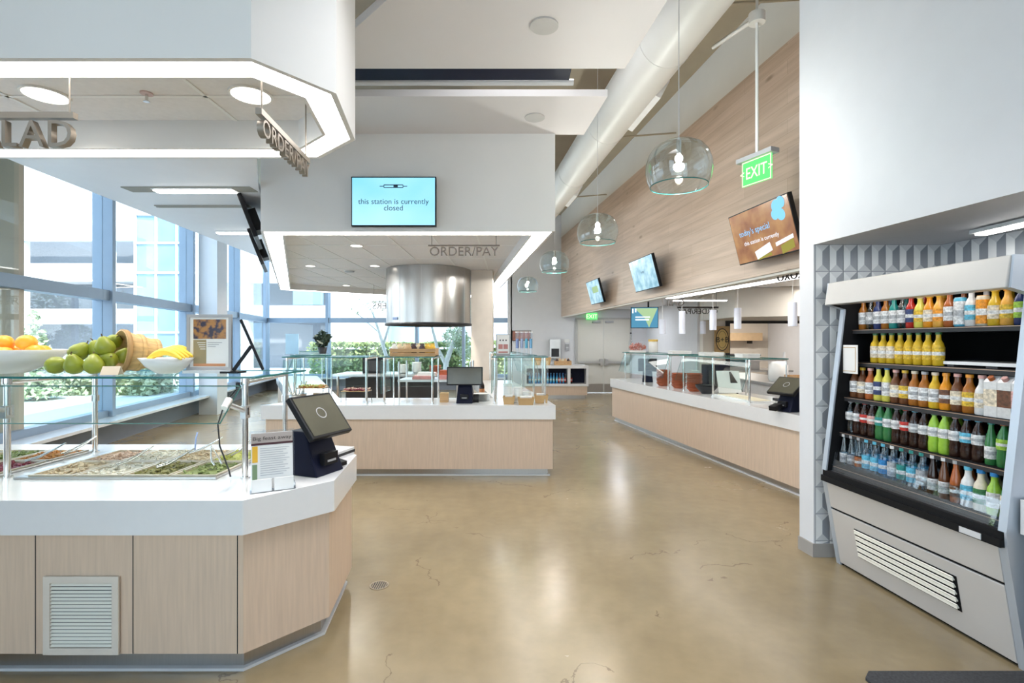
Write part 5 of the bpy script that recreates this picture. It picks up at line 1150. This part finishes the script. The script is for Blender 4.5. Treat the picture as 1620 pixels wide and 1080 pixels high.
simple('card_stand', 'pale blue notice in a clear stand on the left glass guard', 'sign', (-3.05, 7.1, CS), [('card', G().box(-.09, -.003, .01, .09, .003, .29), mat('pale_blue_card', (.40, .62, .80), .5)), ('stand', G().box(-.1, -.05, 0, .1, .05, .01), M['clear'])])
simple('potted_plant', 'small dark potted plant on the left glass guard', 'plant', (-2.85, 7.7, CS), [('foliage', leafbox(140, .11, .11, .12, .05, rr, 'ball').xf(Matrix.Translation((0, 0, .22))), mat('dark_leaf', (.03, .05, .03), .5)), ('pot', G().lathe([(.05, 0), (.07, .1), (.06, .1), (.045, .01)], 16), M['dark'])])
# metal utensils in a basket at the left corner
t = thing('utensil_basket', 'wire basket of steel utensils at the left corner of the centre counter', 'basket', (-2.72, 6.45, T))
part('mesh_basket', G().lathe([(.10, 0), (.13, .10), (.125, .10), (.097, .005)], 20), M['steel_h'], t)
for k in range(9):
    a = k*.7; part('utensil', G().tube([(.03*math.cos(a), .03*math.sin(a), .02), (.10*math.cos(a), .09*math.sin(a), .18), (.13*math.cos(a), .11*math.sin(a), .25)], [.006, .006, .012], 6), M['chrome'], t)
simple('bread_box', 'small tan box beside the utensil basket', 'box', (-2.47, 6.6, T), [('box_body', G().box(-.07, -.06, 0, .07, .06, .09), M['tan']), ('lid_edge', G().box(-.073, -.063, .09, .073, .063, .10), M['paper'])])

# ------------------------------------------------------------------ right servery
def RCx(y, off=0): return 2.00+.170*(10.43-y)+off
dS = Vector((.170, -1)).normalized(); nS = Vector((dS.y, -dS.x))*-1
guard2('long steel-post glass guard over the servery counter, far half', [(RCx(y, .22), y) for y in (10.2, 9.3, 8.4)], 1.39, (.5, .085), mid=.16)
guard2('long steel-post glass guard over the servery counter, near half', [(RCx(y, .22), y) for y in (7.9, 7.1, 6.3)], 1.39, (.5, .085), mid=.16)
# terracotta baskets: each one an object
bk = 0
for (y, off, n_, lb) in ((8.75, .30, 9, 'far stack'), (8.30, .34, 8, 'middle stack'), (7.78, .32, 9, 'near stack')):
    for k in range(n_):
        r = .115; g = G().lathe([(r*.62, 0), (r*.9, .035), (r, .05), (r*.95, .05), (r*.8, .03), (r*.55, .008), (1e-4, .008)], 24)
        t = thing('terracotta_basket', 'round rust-brown serving basket in the %s on the servery, %s' % (lb, 'topmost' if k == n_-1 else 'lowest' if k == 0 else ORD[k]+' from the bottom'), 'basket', (RCx(y, off)+.004*math.sin(k*2.1), y, T+k*.027), group='rust-brown baskets stacked on the servery')
        part('basket_bowl', g, M['terra'], t); part('rim', G().lathe([(r*.96, .046), (r*1.04, .05), (r*.98, .055)], 24, cap0=False, cap1=False), M['terra'], t)
simple('napkin_dispenser', 'white napkin box standing on the servery between the basket stacks', 'dispenser', (RCx(8.05, .5), 8.15, T), [('case', G().box(-.06, -.06, 0, .06, .06, .30), M['white']), ('slot', G().box(-.04, -.064, .1, .04, -.06, .2), M['grey'])])
t = pos((RCx(9.6, .40), 9.6, T), 2.9, 'black register seen from behind at the far end of the servery', 12, .36, .26, .95, z=.33)
simple('appliance_black', 'black coffee grinder block behind the near basket stack', 'appliance', (RCx(8.1, .9), 8.3, T), [('casing', G().box(-.18, -.12, 0, .18, .12, .38), M['navyblack']), ('front_panel', G().box(-.15, -.13, .05, .15, -.12, .3), M['dark']), ('drip_tray', G().box(-.15, -.2, 0, .15, -.12, .03), M['steel_h'])])
simple('folded_menu', 'white and black angled menu easel on the servery', 'sign', (RCx(7.2, .5), 7.2, T), [('board', G().obox((0, 0, .19), (.16, .0, 0), (0, .004, 0), (0, .05, .15)), M['white']), ('easel_leg', G().obox((.12, .05, .15), (.012, 0, 0), (0, .06, .15), (0, .004, -.002)), M['black']), ('black_wedge', G().add([(.02, -.01, .05), (.2, -.01, .05), (.02, -.01, .33), (.02, .06, .05), (.2, .06, .05), (.02, .06, .33)], [(0, 1, 2), (3, 5, 4), (0, 2, 5, 3), (1, 4, 5, 2), (0, 3, 4, 1)]), M['black'])])
simple('mixing_bowl', 'dark round bowl beside the servery menu easel', 'bowl', (RCx(7.3, .3), 7.45, T), [('bowl_body', G().lathe([(.07, 0), (.15, .09), (.155, .12), (.145, .12), (.06, .01)], 24), M['dark']), ('rim', G().lathe([(.155, .118), (.162, .122), (.155, .126)], 24, cap0=False, cap1=False), M['black'])])
simple('serving_tray', 'long white paper-lined tray lying on the servery counter', 'tray', (RCx(6.6, .30), 6.75, T), [('tray_body', G().prism([(-.12, .45), (.2, .5), (.3, -.45), (0, -.5)], 0, .02), M['white']), ('paper_liner', G().prism([(-.08, .40), (.17, .45), (.26, -.40), (.03, -.45)], .02, .026), mat('cream_liner', (.75, .66, .50), .6))])
simple('griddle', 'black flat griddle at the near end of the servery', 'griddle', (RCx(5.9, .58), 5.75, T), [('cooking_plate', G().box(-.22, -.45, .05, .24, .4, .08), M['black']), ('body', G().box(-.2, -.42, 0, .22, .38, .05), M['steel_h']), ('back_splash', G().box(.24, -.45, .05, .26, .4, .2), M['dark'])])
# back line of the kitchen
t = thing('back_counter', 'steel back counter along the kitchen wall behind the servery', 'counter', (4.3, 8.8, 0))
part('steel_top', G().box(-.1, -1.7, .88, .9, 2.4, .92), M['steel_h'], t); part('cabinet', G().box(-.05, -1.6, .1, .85, 2.3, .88), M['pale_grey'], t); part('toe_kick', G().box(0, -1.55, 0, .8, 2.25, .1), M['dark'], t)
simple('pizza_oven', 'steel conveyor oven with teal window in the kitchen pass', 'oven', (5.35, 12.6, .92), [('oven_body', G().box(-.6, -.3, 0, .6, .4, .34), M['steel_h']), ('glass_window', G().box(-.45, -.32, .08, .25, -.3, .24), mat('teal_window', (.10, .25, .28), .1)), ('top_hood', G().box(-.62, -.32, .34, .62, .42, .37), M['dark'])])
simple('oven_table', 'steel table carrying the oven behind the pass', 'table', (5.35, 12.6, 0), [('table_top', G().box(-1.1, -.5, .88, 1.3, .5, .92), M['steel_h']), ('leg_frame', G().box(-1.05, -.45, 0, -.98, -.38, .88).box(1.1, -.45, 0, 1.17, -.38, .88).box(-1.05, .38, 0, -.98, .45, .88).box(1.1, .38, 0, 1.17, .45, .88), M['steel_h'])])
simple('mixer', 'white stand appliance on the back counter near the crates', 'appliance', (4.55, 8.75, .92), [('body', G().lathe([(.14, 0), (.16, .05), (.15, .28), (.10, .34), (1e-4, .35)], 20), M['white']), ('arm', G().cyl((.1, 0, .2), (.1, 0, .5), .02, 10), M['pale_grey'])])
crate((4.55, 7.9, .92), .5, .35, .16, 'pale slatted wooden crate on the back counter, lower', group='pale crates on the back counter', n=3)
crate((4.62, 7.55, .92), .45, .3, .22, 'taller pale slatted wooden crate on the back counter, nearest', group='pale crates on the back counter', n=3)
simple('wood_shelf', 'pale wooden shelf board on the pass back wall', 'shelf', (6.1, 14.45, 1.62), [('board', G().box(-.7, -.15, 0, .9, .15, .22), mat('pale_pine', (.62, .44, .26), .6, var=.1)), ('bracket', G().box(-.5, -.1, -.08, -.46, .15, 0), M['dark']), ('bracket', G().box(.6, -.1, -.08, .64, .15, 0), M['dark'])])
# B+B sign
bx, by, bz = AT(1142.5, 537, 11.33)
t = thing('wooden_wall_sign', 'brown wooden B+B sign with ring emblem on the kitchen wall', 'sign', (bx, by, bz))
part('board', G().box(-.165, 0, -.295, .165, .03, .295), mat('sign_wood', (.46, .29, .12), .5, var=.15, scale=12), t)
n_ = 36; ell = lambda a, b: [(a*math.cos(2*PI*k/n_), b*math.sin(2*PI*k/n_)) for k in range(n_)]
R90 = Matrix.Rotation(PI/2, 4, 'X')
part('oval_panel', G().prism(ell(.145, .245), .001, .005).xf(R90), mat('gold_paint', (.72, .50, .18), .4), t)
part('oval_ring', G().ring(ell(.145, .25), ell(.13, .23), .004, .008).xf(R90), M['ink_k'], t)
part('inner_ring', G().ring(ell(.10, .19), ell(.093, .182), .005, .008).xf(R90), M['ink_k'], t)
lettering('B+B', .17, M['ink_k'], t, (0, -.012, -.06), .002); 
# items on top of the servery guard (far end)
t = thing('flower_pot', 'bunch of small red and white flowers on the far end of the servery guard', 'flowers', (AT(1008, 0, 9.9)[0], 9.9, 1.39))
f = part('blossoms', leafbox(260, .17, .12, .08, .025, rr, 'ball').xf(Matrix.Translation((0, 0, .10))), mat('red_white_petals', (.62, .25, .20), .5, var=.6, scale=60), t)
part('planter', G().box(-.15, -.06, 0, .15, .06, .04), M['white'], t)
simple('jar', 'white jar with yellow lid on the servery guard', 'jar', (AT(1025, 0, 9.9)[0]+.1, 9.9, 1.39), [('jar_body', G().lathe([(.08, 0), (.09, .02), (.09, .19), (.08, .21)], 20), M['white']), ('lid', G().cyl((0, 0, .21), (0, 0, .25), .092, 20), FMt['corn'])])
simple('syrup_bottle', 'tall pale glass bottle at the far end of the servery guard', 'bottle', (AT(998, 0, 10.15)[0], 10.15, 1.39), [('body', G().lathe([(.04, 0), (.045, .02), (.045, .2), (.015, .28), (.015, .36)], 14), M['clear']), ('cap', G().cyl((0, 0, .36), (0, 0, .39), .018, 10), M['dark'])])
for i, (u, y, w_, lb) in enumerate(((1075, 8.7, .32, 'left'), (1125, 7.6, .28, 'middle'), (1182, 6.7, .22, 'right'))):
    simple('flat_box', 'white flat takeout box lying on the servery guard, %s one' % lb, 'box', (AT(u, 0, y)[0], y, 1.39), [('box_body', G().box(-w_/2, -.12, 0, w_/2, .12, .035), M['paper']), ('lid', G().box(-w_/2-.004, -.124, .035, w_/2+.004, .124, .05), M['white'])], group='flat boxes on the servery guard')

# ------------------------------------------------------------------ far drinks counter
for i in range(12):
    bottle((.50+i*.085, 14.42, .42), 'straight', 'blue', 'sky', 'blue', h=1.45, label='blue bottle, left niche of the far drinks counter, %s from the left' % ORD[i], group='blue bottles in the far drinks counter')
for i in range(5):
    bottle((1.33+i*.085, 14.42, .42), 'straight', 'cola', 'red', 'navy', h=1.35, label='dark bottle, red label, far drinks counter right niche, %s from left' % ORD[i], group='dark bottles in the far drinks counter')
for (x, r, lb) in ((.70, .16, 'round woven basket standing on the far drinks counter'), (1.0, .13, 'smaller woven basket standing on the far drinks counter')):
    simple('woven_basket', lb, 'basket', (x, 14.7, .93), [('woven_side', G().lathe([(r*.7, 0), (r, .2), (r*.95, .2), (r*.65, .01)], 20), M['basket']), ('rim', G().lathe([(r*.97, .195), (r*1.04, .205), (r*.97, .215)], 20, cap0=False, cap1=False), M['wood'])])
c = crate((1.45, 14.7, .93), .48, .34, .12, 'wooden crate of packaged fruit on the far drinks counter')
for k in range(5):
    simple('snack_pack', 'small reddish packet in the far wooden crate, %s from the left' % ORD[k], 'snack bag', (1.29+k*.08, 14.66, .945), [('pouch', G().ball((0, 0, .09), .045, 10, 1.7, 6, sy=.5), fm[(4, 2, 1, 2, 4)[k]]), ('crimped_top', G().box(-.02, -.002, .15, .02, .002, .175), fm[2])], group='packets in the far crate')
simple('water_dispenser', 'grey steel wall dispenser above the far drinks counter', 'dispenser', (1.34, 15.97, 1.18), [('housing', G().box(-.17, -.1, -.1, .17, .02, .48), M['steel_h']), ('black_recess', G().box(-.12, -.104, -.05, .12, -.1, .2), M['dark'])])
simple('wall_plate', 'small grey fire alarm pull on the white back wall', 'alarm', (1.72, 15.96, 1.42), [('plate', G().box(-.06, -.01, -.1, .06, .04, .1), M['grey']), ('handle', G().box(-.04, -.03, -.03, .04, -.01, .01), M['pale_grey'])])
simple('paper_notice', 'small white notice pinned on the back wall above the alarm pull', 'notice', (1.72, 15.99, 1.62), [('sheet', G().box(-.08, -.006, -.05, .08, .01, .05), M['paper'])])
simple('wall_picture', 'dark red-brown framed picture on the white back wall', 'picture', (.30, 15.97, 1.78), [('frame', G().box(-.30, -.02, -.16, .30, .03, .16), M['ink_k']), ('print', G().box(-.28, -.025, -.14, .28, -.02, .14), mat('maroon_picture', (.30, .12, .09), .6, var=.5, scale=9))])
